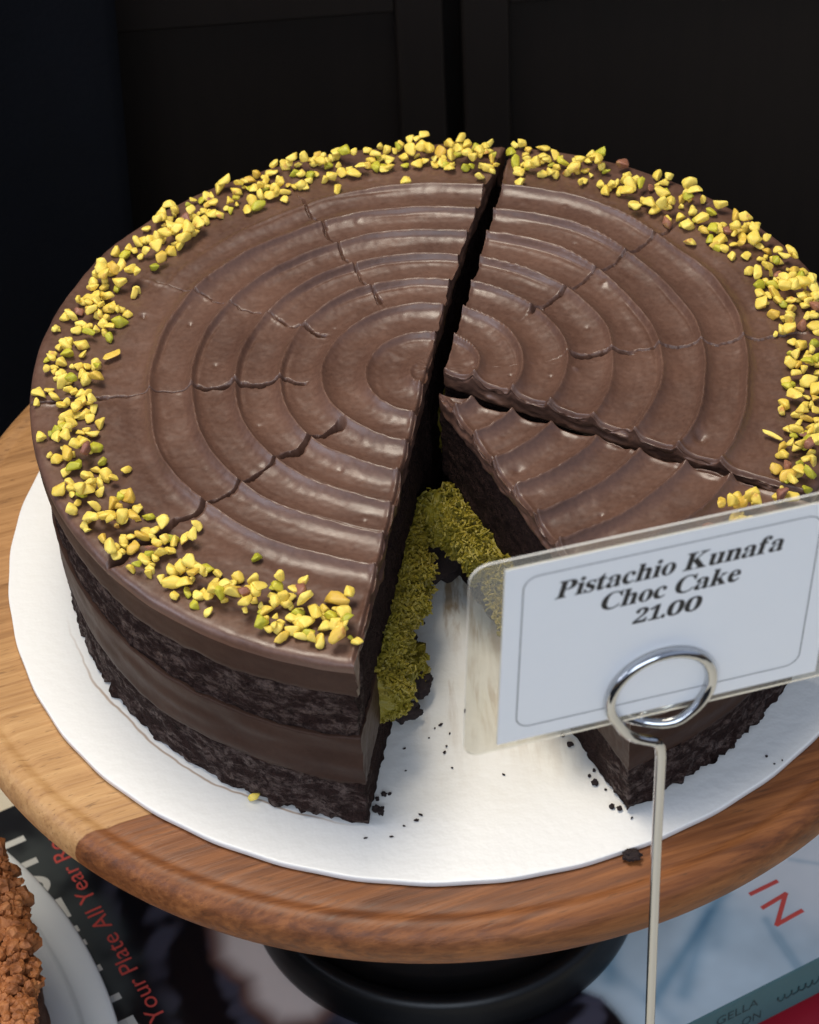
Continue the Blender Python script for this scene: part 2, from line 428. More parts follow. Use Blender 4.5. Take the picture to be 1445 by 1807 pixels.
def cover_colours(P):
    x, y = P[..., 0], P[..., 1]
    n1 = fbm(x * 3, y * 3, 0 * x, 4); n2 = pn(x * 5 + 1.4 * n1, y * 17 + n1, 0 * x + 3)
    dark = np.array((0.010, 0.011, 0.015)); hair = np.array((0.006, 0.005, 0.008)); sheen = np.array((0.12, 0.115, 0.16))
    c = dark + 0 * n1[..., None]
    c = c + (np.array((0.085, 0.100, 0.102)) - dark) * (0.75 * sst(0.0, .7, n1 + .25 - 1.2 * abs(x + 1.02)))[..., None]
    # hair with combed strands
    hm = sst(0.05, -0.05, poly_sd(P, [(-1.00, .35), (-.6, .3), (-.3, .1), (.02, -.55), (.04, -1.1), (-1.0, -1.1), (-1.02, -.3)]))
    st = sst(-.1, .6, np.sin(34 * (np.hypot(x + .45, (y + .35)) + .06 * n1)) * .5 + n2 * .7)
    c = c * (1 - hm[..., None]) + (hair + (sheen - hair) * (st * .55)[..., None]) * hm[..., None]
    # pale blue cloth turning white towards the bottom of the cover
    sd = poly_sd(P, [(-.30, .8), (-.10, .2), (.02, -.30), (-.06, -.60), (-.035, -.745), (-.005, -.79), (.004, -.86), (.00, -1.1), (1.3, -1.1), (1.3, .8)])
    bm = sst(.012, -.012, sd)
    w = sst(.44, .66, x + .32 * (y + .75) + .05 * n1)
    blue = np.array((0.58, 0.69, 0.75)); white = np.array((0.84, 0.85, 0.85))
    cl = blue + (white - blue) * w[..., None]
    cl = cl * (1 + .22 * n1 * (1 - .6 * w))[..., None]
    for a, b, wd, k in (((.476, -.66), (.111, -.868), .022, .55), ((.40, -.70), (.19, -.89), .030, .45), ((.52, -.80), (.50, -.985), .012, .35), ((.43, -.72), (.36, -.80), .03, .25),
                        ((.60, -.60), (.74, -.62), .010, .25), ((.70, -.66), (.80, -.75), .008, .3), ((.06, -.70), (.12, -.95), .02, .2), ((.30, -.3), (.05, -.75), .03, .4)):
        d = seg_d(P, a, b) + .012 * n1
        f = k * np.exp(-(d / wd) ** 2); cl = cl * (1 - f[..., None] * np.array((1.0, .72, .55)))
    edge = np.exp(-(sd / .02) ** 2) * (sd < 0)
    cl = cl * (1 - .3 * edge[..., None])
    c = c * (1 - bm[..., None]) + cl * bm[..., None]
    # bare skin showing between the hair
    sk = poly_sd(P, [(-.79, .12), (-.802, -.047), (-.838, -.14), (-.826, -.218), (-.806, -.256), (-.83, -.32), (-.80, -.43), (-.70, -.475), (-.55, -.42), (-.42, -.2), (-.45, .15)]) + .006 * n2
    skin = np.array((0.84, 0.69, 0.62)); red = np.array((0.17, 0.085, 0.07))
    c = c + (red - c) * (sst(.032, -.005, sk))[..., None]
    c = c + (skin * (1 + .10 * n1)[..., None] - c) * (sst(.012, -.06, sk))[..., None]
    return np.clip(c, 0, 1)


def text_mesh(body, size):
    cu = bpy.data.curves.new('text', 'FONT'); cu.body = body; cu.size = size; cu.resolution_u = 4
    o = bpy.data.objects.new('text', cu); COL.objects.link(o)
    me = bpy.data.meshes.new_from_object(o.evaluated_get(bpy.context.evaluated_depsgraph_get()))
    V = np.array([tuple(v.co) for v in me.vertices]); F = [tuple(p.vertices) for p in me.polygons]
    bpy.data.objects.remove(o); return V, F


bookE = empty('picture_cover_book', tuple(BM @ Vector((-.25, -.16, BC - .176))), 'thick picture cover book lying face up under the cake stand', 'book')
BX0, BX1, BY0, BY1 = -1.50, 0.86, -0.978, 0.66
MB().box(BX0, BX1, BY0 + .012, BY1, BC - .176, BC - .164, BM).build('back_cover', M['teal'], bookE)
MB().box(BX0 + .03, BX1 - .03, BY0 + .05, BY1 - .03, BC - .1638, BC - .0128, BM).build('page_block', M['pages'], bookE)
sp = MB(); pr = []
for k in range(9):
    a = math.pi / 2 * k / 8; pr.append((BY0 + .014 - .014 * math.sin(a), BC - .176 + .014 - .014 * math.cos(a)))
pr = [(BY0 + .0495, BC - .176)] + pr + [(y, 2 * BC - .176 - z) for y, z in reversed(pr)] + [(BY0 + .0495, BC - .0004)]
V = [BM @ Vector((x, y, z)) for x in (BX0, BX1) for y, z in pr]; n = len(pr)
sp.add(V, [(i, i + n, i + 1 + n, i + 1) for i in range(n - 1)] + [tuple(range(n)), tuple(range(2 * n - 1, n - 1, -1)), (n - 1, 2 * n - 1, n, 0)])
spine = bevel(sp.build('spine', M['teal'], bookE, False), .003)
ax, ay = np.linspace(BX0, BX1, 521), np.linspace(BY0 + .0, BY1, 361)
X, Y = np.meshgrid(ax, ay, indexing='ij'); P = np.stack([X, Y], -1)
Vt = bmap(np.stack([X, Y, 0 * X + BC + .0006], -1).reshape(-1, 3))
i, j = np.meshgrid(np.arange(520), np.arange(360), indexing='ij'); a = (i * 361 + j).ravel()
F = np.stack([a, a + 361, a + 362, a + 1], -1)
cov = mesh('front_cover', Vt, F, M['print'], bookE)
at = cov.data.color_attributes.new('print', 'FLOAT_COLOR', 'POINT')
cc = np.ones((len(Vt), 4), np.float32); cc[:, :3] = cover_colours(P).reshape(-1, 3); at.data.foreach_set('color', cc.ravel())
MB().box(BX0, BX1, BY0 + .05, BY1, BC - .0126, BC, BM).build('cover_board', M['pages'], bookE)


def flat_letters(name, V, F, M4, mat, parent):
    """letters as thin slabs"""
    P = [M4 @ Vector(v) for v in V]; return mesh(name, P, F, mat, parent, False)


def place_text(body, name, x, y, length, mat, parent, tops=(-1, 0), cap=None, z=BC + .0014):
    V, F = text_mesh(body, 1.0); w = V[:, 0].max() - V[:, 0].min(); s = length / w; V = V.copy(); V[:, 0] -= V[:, 0].min()
    sy = s if cap is None else cap / 0.729
    # run direction is +y of the book, tops of the letters towards -x
    Q = bmap(np.stack([x - V[:, 1] * sy, y + V[:, 0] * s, 0 * V[:, 0] + z], -1))
    return mesh(name, Q, F, mat, parent, False)


place_text('Your Plate All Year Round', 'subtitle_lettering', -1.036, -.252, .845, M['red_ink'], bookE, cap=.052)
# the white title: only the feet of its letters show beyond the plate
tt = MB(); zt = BC + .0016
TM = BM @ Matrix.Translation((0, 0, zt))
def bar(x0, x1, y0, y1, dz): tt.box(x0, x1, y0, y1, dz, dz + .0006, TM)
bar(-1.36, -1.125, .518, .540, 0); bar(-1.36, -1.125, .424, .446, 0)
pts = [(-1.24 + .115 * math.cos(a), .345 + .058 * math.sin(a)) for a in [2 * math.pi * k / 48 for k in range(48)]]
for k in range(48):
    (xa, ya), (xb, yb) = pts[k], pts[(k + 1) % 48]; c = (-1.24, .345); q = .80
    P4 = [(xa, ya), (xb, yb), (c[0] + (xb - c[0]) * .82, c[1] + (yb - c[1]) * .62), (c[0] + (xa - c[0]) * .82, c[1] + (ya - c[1]) * .62)]
    tt.add([TM @ Vector((x, y, .0003)) for x, y in P4], [(0, 1, 2, 3)])
bar(-1.145, -1.121, .198, .274, 0); bar(-1.36, -1.1455, .252, .274, 0)
bar(-1.36, -1.121, .138, .160, 0); bar(-1.36, -1.121, .084, .104, 0)
bar(-1.36, -1.120, -.018, .004, 0); bar(-1.36, -1.114, -.132, -.110, 0); bar(-1.136, -1.112, -.275, -.198, 0); bar(-1.36, -1.1365, -.220, -.198, 0)
tt.build('title_lettering', M['white_ink'], bookE)
ni = MB()
def stroke(pts, w):
    for k in range(len(pts) - 1):
        a, b = Vector(pts[k] + (0,)), Vector(pts[k + 1] + (0,)); d = (b - a).normalized(); n = Vector((-d.y, d.x, 0)) * w / 2; e = d * (w * .35)
        z = Vector((0, 0, .0002 * k)); ni.add([TM @ (q + z) for q in (a - e - n, b + e - n, b + e + n, a - e + n)], [(0, 1, 2, 3)])
stroke([(.536, -.706), (.622, -.706)], .013)
stroke([(.537, -.762), (.618, -.755), (.536, -.830), (.621, -.826)], .013)
ni.build('author_lettering', M['red_ink'], bookE)


def spine_text(body, x, z, length, cap, name):
    V, F = text_mesh(body, 1.0); V[:, 0] -= V[:, 0].min(); s = length / V[:, 0].max()
    Q = bmap(np.stack([x + V[:, 0] * s, 0 * V[:, 0] + BY0 - .0008, z + V[:, 1] * cap / .729], -1))
    mesh(name, Q, F, M['teal_ink'], spine, False)


spine_text('GELLA', .240, -1.127, .135, .036, 'spine_lettering')
spine_text('ON', .325, -1.190, .062, .036, 'spine_lettering')
sq = MB(); pts = [BM @ Vector((.435 + .145 * t, BY0 - .0008, -1.150 + .011 * math.sin(t * 40) + .002 * math.sin(t * 90))) for t in np.linspace(0, 1, 120)]
pts = [p + (UD * .006 * math.cos(k * .336)) for k, p in enumerate(pts)]
sq.tube(pts, .0022, 5); sq.build('spine_script', M['teal_ink'], spine)

gE = empty('shadow_strip', tuple(BM @ Vector((0.2, -.2, -1.268))), 'thin dark green slab added as the shadow strip between the picture book and the red book', 'book')
G2 = Matrix.Rotation(R(-1.5), 4, 'Z') @ BM
bevel(MB().box(-.95, .82, -.93, .5, -1.266, -1.2265, G2).build('cover', M['shadow_green'], gE), .006)  # added dark slab, stands in for the shadow below the picture book
rE = empty('red_book', tuple(BM @ Vector((0.4, -.3, ZB))), 'red covered book at the bottom of the pile in the right corner', 'book')
G3 = Matrix.Translation((.03, -.045, 0)) @ Matrix.Rotation(R(2.5), 4, 'Z') @ BM
bevel(MB().box(-.90, .90, -1.018, .5, -1.2805, -1.2675, G3).box(-.90, .90, -1.018, .5, ZB, ZB + .012, G3).build('cover', M['redcover'], rE), .004)
MB().box(-.88, .88, -1.0, .48, ZB + .0122, -1.2807, G3).build('page_block', M['pages'], rE)

# ------------------------------------------------------------------ stand and board
st = empty('cake_stand', (-.017, .02, BK), 'round two tone wooden cake stand on a black pedestal', 'cake stand')
zb = -.020
prof = [(0.0001, zb), (.6, zb), (1.0, zb), (1.215, zb), (1.232, zb - .003), (1.240, zb - .005), (1.250, zb - .003), (1.262, zb + .001), (1.275, zb - .001), (1.288, zb - .007), (1.300, zb - .018),
        (1.308, zb - .034), (1.313, zb - .055), (1.313, zb - .075), (1.308, zb - .095), (1.298, zb - .112), (1.282, zb - .124), (1.262, zb - .130), (1.20, zb - .132), (.6, zb - .132), (0.0001, zb - .132)]
MB().lathe(prof, 256, -.017, .03).build('wooden_top', M['wood'], st, True)
zp = BK
prof = [(.0001, zp + .002), (.570, zp + .002), (.579, zp + .010), (.580, zp + .030), (.574, zp + .060), (.566, zp + .085), (.560, zp + .110), (.552, zp + .124), (.538, zp + .132), (.520, zp + .131), (.506, zp + .120),
        (.500, zp + .10), (.44, zp + .11), (.32, zp + .20), (.22, zp + .36), (.17, zp + .55), (.17, zp + .9), (.24, zp + 1.06), (.40, zp + 1.16), (.52, zb - .1325), (.0001, zb - .1325)]
MB().lathe(prof, 160, -.045, .0).build('pedestal', M['black'], st, True)

n = 360; V = []; F = []
prof = [(0, 0), (.3, 0), (.6, 0), (.9, 0), (1.08, 0), (1.132, 0), (1.1368, -.0006), (1.138, -.0022), (1.138, -.0145), (1.136, -.0165), (.9, -.0168), (.0, -.0168)]
for k in range(n):
    a = 2 * math.pi * k / n
    for r, z in prof:
        rr = r * (1 + .0035 * math.sin(3 * a + 1) + .002 * math.sin(7 * a)) + (.0012 * math.sin(41 * a) if r > 1.1 else 0); rr = max(rr, .0002)
        V.append((rr * math.cos(a) + .003, rr * math.sin(a) + .002, z + .0025 * math.sin(2 * a + .6) * (r / 1.138) ** 3))
m_ = len(prof)
F = [(k * m_ + i, k * m_ + i + 1, ((k + 1) % n) * m_ + i + 1, ((k + 1) % n) * m_ + i) for k in range(n) for i in range(m_ - 1)]
tag(mesh('cake_board', V, F, M['board']), 'round white coated cake board under the chocolate cake', 'cake board')

# ------------------------------------------------------------------ the cake
def box_solid(na, nb, nc):
    """surface of a block of na x nb x nc cells: integer node coordinates and outward quads"""
    idx = np.full((na + 1, nb + 1, nc + 1), -1, int); s = np.zeros_like(idx, bool)
    s[0] = s[-1] = True; s[:, 0] = s[:, -1] = True; s[:, :, 0] = s[:, :, -1] = True
    nodes = np.argwhere(s); idx[s] = np.arange(len(nodes)); Fs = []
    def quads(g, flip):
        q = np.stack([g[:-1, :-1], g[1:, :-1], g[1:, 1:], g[:-1, 1:]], -1).reshape(-1, 4)
        Fs.append(q[:, ::-1] if flip else q)
    quads(idx[:, :, -1], True); quads(idx[:, :, 0], False)          # (theta, r): r x theta = +z
    quads(idx[:, -1, :], False); quads(idx[:, 0, :], True)          # (theta, z): theta x z = +r
    quads(idx[-1], True); quads(idx[0], False)                       # (r, z): z x r = +theta
    return nodes, np.concatenate(Fs)


def rim(th): return 1.0 + .014 * np.cos(3 * (th - R(17)))


PIT = .108
def crest_r(th): return .212 + PIT * th / (2 * math.pi)


_pr = np.random.default_rng(3)
PITS = [(float(r * math.cos(a)), float(r * math.sin(a)), float(w), float(d)) for r, a, w, d in zip(np.sqrt(_pr.uniform(.01, .72, 40)), _pr.uniform(0, 6.28, 40), _pr.uniform(.0045, .009, 40), _pr.choice([-.002, .003, .004, .002], 40))]


def top_height(x, y, cuts):
    """relief of the combed ganache at points of the whole cake (before the slices were moved)"""
    th = np.mod(np.arctan2(y, x), 2 * math.pi); r = np.hypot(x, y)
    wob = .018 * pn(x * 2.3, y * 2.3, 0 * x + 5) + .008 * pn(x * 6, y * 6, 0 * x + 2)
    # every wedge was combed off its neighbour a little
    ph = (r + wob - crest_r(th)) / PIT
    u = ph - np.floor(ph)
    uu = u + .10 * np.sin(2 * math.pi * u) * (.5 + pn(th * 1.3, r * 2, 0 * r))
    amp = .0225 * (1 + .45 * pn(x * 3.1, y * 3.1, 0 * x + 9))
    c = np.abs(2 * uu - 1)
    h = amp * (c ** 2.4 + .12 * c ** 6)
    h = h - .0075 * np.exp(-((u - .90) / .06) ** 2) * sst(-.25, .35, pn(x * 3.3, y * 3.3, 0 * x + 31))
    h = h + .0030 * pn(r * 28 + wob * 40, th * 2.2, 0 * r + 8) * sst(.05, .4, pn(x * 2.7, y * 2.7, 0 * x + 51))
    # secondary fine lip left by the palette knife
    h = h + .0016 * np.exp(-((u - .72) / .07) ** 2) * sst(.05, .45, pn(x * 4, y * 4, 0 * x + 21))
    rb = .795 + .027 * np.cos(th) + .012 * pn(np.cos(th) * 2, np.sin(th) * 2, 4.)
    out = sst(-.03, .012, r - rb)
    flat = .0045 + .0030 * fbm(x * 6, y * 6, 0 * x, 3)
    h = h * (1 - out) + flat * out
    cen = sst(.085, .03, r); h = h * (1 - cen) + cen * (.007 + .006 * pn(x * 11, y * 11, 0 * x + 1) - .10 * r * r)
    # combing streaks, drops and pits
    h = h + .0008 * pn(r * 60, th * 5, 0 * r) * (1 - .6 * out) + .0022 * fbm(x * 9, y * 9, 0 * x + 7, 3) + .0006 * pn(x * 60, y * 60, 0 * x)
    for px, py, pr_, pd in ((-.72, .28, .006, .010), (.60, -.31, .013, .012), (.17, -.30, .012, .006), (.33, -.03, .008, -.006), (-.60, .24, .006, .006), (.43, .30, .009, -.005)):
        d = np.hypot(x - px, y - py); h = h - pd * np.exp(-(d / pr_) ** 2)
    for px, py, pr_, pd in PITS:
        m = (np.abs(x - px) < .03) & (np.abs(y - py) < .03)
        if m.any(): h[m] -= pd * np.exp(-((x[m] - px) ** 2 + (y[m] - py) ** 2) / pr_ ** 2)
    # knife scores
    for ang, deep in cuts:
        a0 = R(ang); dx, dy = math.cos(a0), math.sin(a0); al = x * dx + y * dy; pe = -x * dy + y * dx
        jag = .010 * pn(al * 14, 0 * al + ang, 0 * al) + .006 * (np.abs(2 * np.mod((al - .2) / PIT, 1) - 1) - .5) * sst(.2, .4, al) + .006 * pn(al * 40, 0 * al + ang, 0 * al) + .0035 * pn(al * 110, 0 * al + ang, 0 * al)
        d = pe - jag; g = np.zeros_like(al)
        for r0, r1, wdt, dep in deep:
            e = sst(r0 - .012, r0 + .012, al) * sst(r1 + .02, r1 - .02, al)
            v = .6 + .8 * np.clip(pn(al * 22, 0 * al + ang * 1.7, 0 * al + dep * 100) + .5, 0, 1)
            g = np.maximum(g, e * dep * v * np.clip(1.25 - np.abs(d) / (wdt * v), 0, 1))
        on = (al > .2)
        h = h - g * on + on * sst(.25, .35, al) * (  .0022 * np.exp(-np.abs(d) / .012) * np.sign(d) + .0016 * np.exp(-((d - .008) / .006) ** 2) * sst(0, .5, pn(al * 18, 0 * al + ang, 0 * al + 6)))
    return h


SC_LEFT = [(113, [(.31, .35, .006, .022), (.31, .83, .0035, .007)]),
           (148.5, [(.31, .385, .007, .026), (.42, .46, .005, .014), (.31, .80, .0035, .006)]),
           (182.5, [(.315, .58, .0075, .034), (.58, .80, .0045, .010), (.80, .99, .006, .018)]),
           (219.5, [(.295, .47, .0095, .040), (.47, .72, .006, .020), (.68, .80, .008, .030), (.80, .985, .011, .034)])]
SC_RIGHT = [(40, [(.315, .345, .009, .030), (.345, .45, .0055, .016), (.45, .88, .004, .008)]),
            (3.5, [(.33, .47, .0065, .026), (.47, .86, .0035, .007)])]


def spread(a0, a1, step, dense, half=1.6, fine=.09):
    a = [np.arange(a0, a1, step), [a1]]
    for d in dense: a.append(np.arange(d - half, d + half, fine))
    for e in (a0, a1): a.append(np.linspace(min(max(e - 1.0, a0), a1), min(max(e + 1.0, a0), a1), 12))
    a = np.unique(np.round(np.concatenate(a), 3)); return np.radians(a[(a >= a0) & (a <= a1)])


class Piece:
    def __init__(self, name, label, a0, a1, apex, move, cuts, rscale=1.0, seed=0):
        self.a0, self.a1, self.apex, self.move, self.cuts, self.rs, self.seed = a0, a1, np.array(apex), np.array(move), cuts, rscale, seed
        self.bows = {1: (.018, 0), 2: (0, -.012), 3: (0, 0)}[seed]
        mid = R((a0 + a1) / 2); c = self.apex + .55 * np.array([math.cos(mid), math.sin(mid)])
        self.E = empty(name, (c[0], c[1], 0.0), label, 'cake', 'cut pieces of the chocolate layer cake')

    def rout(self, th):
        """distance from the apex to the outer wall in direction th"""
        a = self.apex - self.move; d = np.stack([np.cos(th), np.sin(th)], -1); t = np.full(np.shape(th), 1.0)
        for _ in range(6):
            p = a + t[..., None] * d; pr = np.arctan2(p[..., 1], p[..., 0]); t = t + (rim(pr) * self.rs - np.hypot(p[..., 0], p[..., 1]))
        return t

    def xy(self, th, rad): return self.apex[0] + rad * np.cos(th), self.apex[1] + rad * np.sin(th)

    def bow(self, t, rad):
        """the long cut is a little hollow along its length"""
        for e, k in ((self.a0, self.bows[0]), (self.a1, self.bows[1])):
            t = t + k * np.sin(math.pi * np.clip(rad, 0, 1)) * np.exp(-(np.abs(t - R(e)) * rad / .09) ** 2) / np.maximum(rad, .05)
        return t

    def edge_jag(self, th, rad, z, k):
        """angular shift that roughens the knife cuts"""
        f0 = np.exp(-np.abs(th - R(self.a0)) * rad / .02); f1 = np.exp(-np.abs(th - R(self.a1)) * rad / .02)
        n0 = pn(rad * 11, 0 * rad + self.seed, z * 3) + .5 * pn(rad * 34, 0 * rad + self.seed, z * 9); n1 = pn(rad * 11, 0 * rad + self.seed + 7.3, z * 3) + .5 * pn(rad * 34, 0 * rad + self.seed + 7.3, z * 9)
        return k * (f0 * n0 + f1 * n1) / np.maximum(rad, .03)

    def frosting(self):
        th = spread(self.a0, self.a1, .40, [c[0] for c in self.cuts])
        rr = np.concatenate([[.004], np.arange(.012, .955, .0033), 1 - np.geomspace(.045, .0012, 12), [1.0]]); zz = np.concatenate([np.linspace(0, .8, 8), 1 - np.geomspace(.17, .012, 5), [1.0]])
        nd, F = box_solid(len(th) - 1, len(rr) - 1, len(zz) - 1)
        t = th[nd[:, 0]]; s = rr[nd[:, 1]]; w = zz[nd[:, 2]]
        ro = self.rout(t); rad = s * ro
        t = self.bow(t, rad) + self.edge_jag(t, rad, w, .0085)
        x, y = self.xy(t, rad); x0, y0 = x - self.move[0], y - self.move[1]
        ht = top_height(x0, y0, self.cuts)
        d = np.clip((1 - s) * 1.0, 0, .022); rnd = .022 - np.sqrt(np.maximum(.022 ** 2 - (.022 - d) ** 2, 0))
        e = np.minimum(np.abs(t - R(self.a0)), np.abs(t - R(self.a1))) * np.maximum(rad, .01)
        lip = .007 * np.exp(-((e - .006) / .008) ** 2) * (.5 + pn(rad * 20, x * 3, y * 3)) - .010 * np.exp(-(e / .004) ** 2)
        top = H - .010 + ht - rnd + lip * sst(1.0, .97, s)
        bot = .512 - (.072 + .012 * pn(np.cos(t) * 5, np.sin(t) * 5, 0 * t + 1) + .007 * pn(np.cos(t) * 26, np.sin(t) * 26, 0 * t + 4)) * sst(.935, .962, s) + .006 * pn(x * 9, y * 9, 0 * x + 3)
        z = bot + (top - bot) * w
        out = sst(.96, 1.0, s)
        rad2 = rad + out * (-.012 * (H - z) / .13 + .004 * pn(np.cos(t) * 3, np.sin(t) * 3, z * 9) + .0012 * pn(np.cos(t) * 14, np.sin(t) * 14, z * 60) - .010 * (w < .02))
        x, y = self.xy(t, rad2)
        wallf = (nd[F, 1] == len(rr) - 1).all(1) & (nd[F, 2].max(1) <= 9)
        mesh('ganache_frosting', np.stack([x, y, z], -1), F, [M['frost'], M['cream']], self.E, mi=wallf.astype(int))  # outer wall faces take the darker copy, their shade painted in

    def layer(self, name, z0, z1, r0, r1, mat, rough, taper=0.0, crumb=0.0, inset=.0, step=.42, dr=.0062, dz=.007, shoulder=False, smooth_wall=False, bulge=0.0):
        ni = R(0)
        th = spread(self.a0, self.a1, step, []); nz = max(4, int((z1 - z0) / dz)); zz = np.linspace(0, 1, nz)
        inner = np.arange(r0, r1, .05) if True else None
        rr = np.unique(np.round(np.concatenate([[r0], np.arange(r0 + dr, r1, dr), [r1]]), 4))
        nd, F = box_solid(len(th) - 1, len(rr) - 1, len(zz) - 1)
        t = th[nd[:, 0]]; s = rr[nd[:, 1]]; w = zz[nd[:, 2]]; ro = self.rout(t)
        # keep the cut faces clear of each other by a constant distance
        half = R(self.a1 - self.a0) / 2; mid = R(self.a0 + self.a1) / 2
        rad = s * ro
        sh = np.clip(inset / np.maximum(rad, .02), 0, half * .9); t = mid + (t - mid) * (1 - sh / half)
        t = self.bow(t, rad)
        z = z0 + (z1 - z0) * w
        if shoulder: z = z - (z1 - .446) * sst(.5, 1, w) * sst(.92, .955, s)
        x, y = self.xy(t, rad)
        a = rough
        nx_ = (fbm(x * 22, y * 22, z * 22, 3) +   .6 * pn(x * 75, y * 75, z * 75)) * a; ny_ = fbm(x * 22 + 31, y * 22, z * 22, 3) * a; nz_ = fbm(x * 22, y * 22 + 57, z * 22, 3) * a * .6
        cut = ((nd[:, 0] == 0) | (nd[:, 0] == len(th) - 1)).astype(float)
        if bulge:
            b = bulge * (.35 + np.clip(1.5 * fbm(x * 9, y * 9, z * 8, 3) + .30 + .35 * pn(x * 40, y * 40, z * 40) + .2 * pn(x * 90, y * 90, z * 90), 0, 1.5)) * np.sin(np.pi * np.clip(w, 0, 1)) ** .6 * cut * sst(.02, .32, s) * sst(.0, .3, 1 - w)
            sg = np.where(nd[:, 0] == 0, -1.0, 1.0); x = x - np.sin(t) * b * sg; y = y + np.cos(t) * b * sg
        wall = (nd[:, 1] == len(rr) - 1).astype(float)
        if smooth_wall: z = z + sst(.9, .96, s) * (w - .5) * (.016 * pn(np.cos(t) * 4, np.sin(t) * 4, 0 * t + w) + .012 * pn(np.cos(t) * 17, np.sin(t) * 17, 0 * t + 3 * w)); x = x + .006 * np.cos(t) * wall * pn(np.cos(t) * 5, np.sin(t) * 5, z * 22); y = y + .006 * np.sin(t) * wall * pn(np.cos(t) * 5, np.sin(t) * 5, z * 22)
        pr = (-taper * (H - z) / H + crumb * np.clip(.1 + fbm(np.cos(t) * 27, np.sin(t) * 27, z * 27 + self.seed, 3) * (.35 + 1.3 * sst(-.2, .4, pn(np.cos(t) * 6, np.sin(t) * 6, self.seed + .5))), -.3, 1.2) * sst(.5, 0.0, w)) * sst(.85, 1, s / r1)
        k = np.where(wall > 0, .35, 1.0) if smooth_wall else 1.0
        x = x + nx_ * k + pr * np.cos(t); y = y + ny_ * k + pr * np.sin(t); z = z + nz_ * k
        z = np.maximum(z, .006 + .001 * w)
        P = np.stack([x, y, z], -1); o = mesh(name, P, F, mat, self.E); self.last = (P, nd, len(th) - 1); return o

    def build(self):
        self.frosting()
        self.layer('upper_sponge', .304, .518, .004, .985, M['sponge'], .0062, taper=.020, inset=.006, shoulder=True)
        self.layer('lower_sponge', .007, .150, .004, .992, M['sponge'], .0066, taper=.024, crumb=.016, inset=.004)
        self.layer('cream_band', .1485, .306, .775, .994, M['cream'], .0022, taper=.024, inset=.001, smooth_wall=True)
        if self.seed == 1: self.layer('dark_core', .146, .309, .004, .176, M['sponge'], .0062, inset=.010)  # dark core added in the hollow, stands in for shadow there
        # top edge of the cream runs up to the sponge with a thin smear
        kf = self.layer('kunafa_filling',   .151, .303, .17 if self.seed == 1 else .40 if self.seed == 2 else .04, .772, M['kunafa'], .015, inset=.006, bulge=.040)
        if self.show(self.a0) or self.show(self.a1): self.strands(kf)

        return self.E

    def strands(self, kf):
        """loose shreds standing on the open cut face of the filling"""
        P, nd, na = self.last; rg = np.random.default_rng(40 + int(self.seed)); mb = MB()
        face = P[nd[:, 0] == (na if self.show(self.a1) else 0)]; e, sg = (self.a1, 1.0) if self.show(self.a1) else (self.a0, -1.0)
        nrm = Vector((-math.sin(R(e)) * sg, math.cos(R(e)) * sg, 0)); hub = Vector((self.apex[0], self.apex[1], 0))
        for _ in range(5200):
            p = Vector(face[rg.integers(len(face))]) + Vector(rg.normal(size=3)) * .004; q = rg.random()
            p += nrm * (.004 + .012 * q * q); d = (Vector(rg.normal(size=3)) + nrm * .3 + Vector((0, 0, -.25))).normalized(); L = rg.uniform(.007, .021) * (1 if q < .92 else 1.6); bnd = Vector(rg.normal(size=3)) * .0045
            mb.tube([p - d * L / 2, p + bnd, p + d * L / 2], rg.uniform(.0016, .0042), 4)
        mb.build('kunafa_shreds', M['kunafa'], kf, False)

    def show(self, e): return abs(e - 258.4) < 1 or abs(e + 67) < 1


left = Piece('cake_half', 'large left half of the chocolate cake, scored into slices', 75.1, 258.4, (-.022, 0), (-.010, 0), SC_LEFT, seed=1)
right = Piece('cake_portion', 'back right part of the chocolate cake behind the separated slice', -33.0, 76.3, (.016, -.004), (.008, 0), SC_RIGHT, seed=2)
slc = Piece('cake_slice', 'single chocolate cake slice pulled forward behind the price card', -67.0, -29.5, (0.0, -.088), (0.004, -.085), [], rscale=.99, seed=3)
for pc in (left, right, slc): pc.build()

def shaggy(name, blobs, parent, seed, n):
    V0 = []; F0 = []; rg = np.random.default_rng(seed)
    for (cx, cy, cz, sx, sy, sz) in blobs:
        bm = bmesh.new(); bmesh.ops.create_icosphere(bm, subdivisions=4, radius=1.0); V = np.array([tuple(v.co) for v in bm.verts]); F = [[v.index for v in f.verts] for f in bm.faces]; bm.free()
        k = 1 + .35 * fbm(V[:, 0] * 1.8 + cx * 40, V[:, 1] * 1.8, V[:, 2] * 1.8, 3) + .15 * pn(V[:, 0] * 9, V[:, 1] * 9 + seed, V[:, 2] * 9)
        base = len(V0); V = V * k[:, None] * np.array((sx, sy, sz)) + np.array((cx, cy, cz)); V0 += [tuple(v) for v in V]; F0 += [tuple(i + base for i in f) for f in F]
    mb = MB(); mb.add(V0, F0)
    for _ in range(n):
        p = Vector(V0[rg.integers(len(V0))]); d = Vector(rg.normal(size=3)).normalized(); L = rg.uniform(.007, .021)
        mb.tube([p - d * L / 2, p + Vector(rg.normal(size=3)) * .0045, p + d * L / 2], rg.uniform(.0016, .0040), 4)
    return mb.build(name, M['kunafa'], parent, False)


shaggy('loose_kunafa', [(-.020, -.175, .225, .045, .050, .075), (.012, -.205, .215, .040, .045, .065), (.045, -.235, .205, .040, .045, .060), (.075, -.30, .205, .035, .045, .055)], slc.E, 61, 1300)

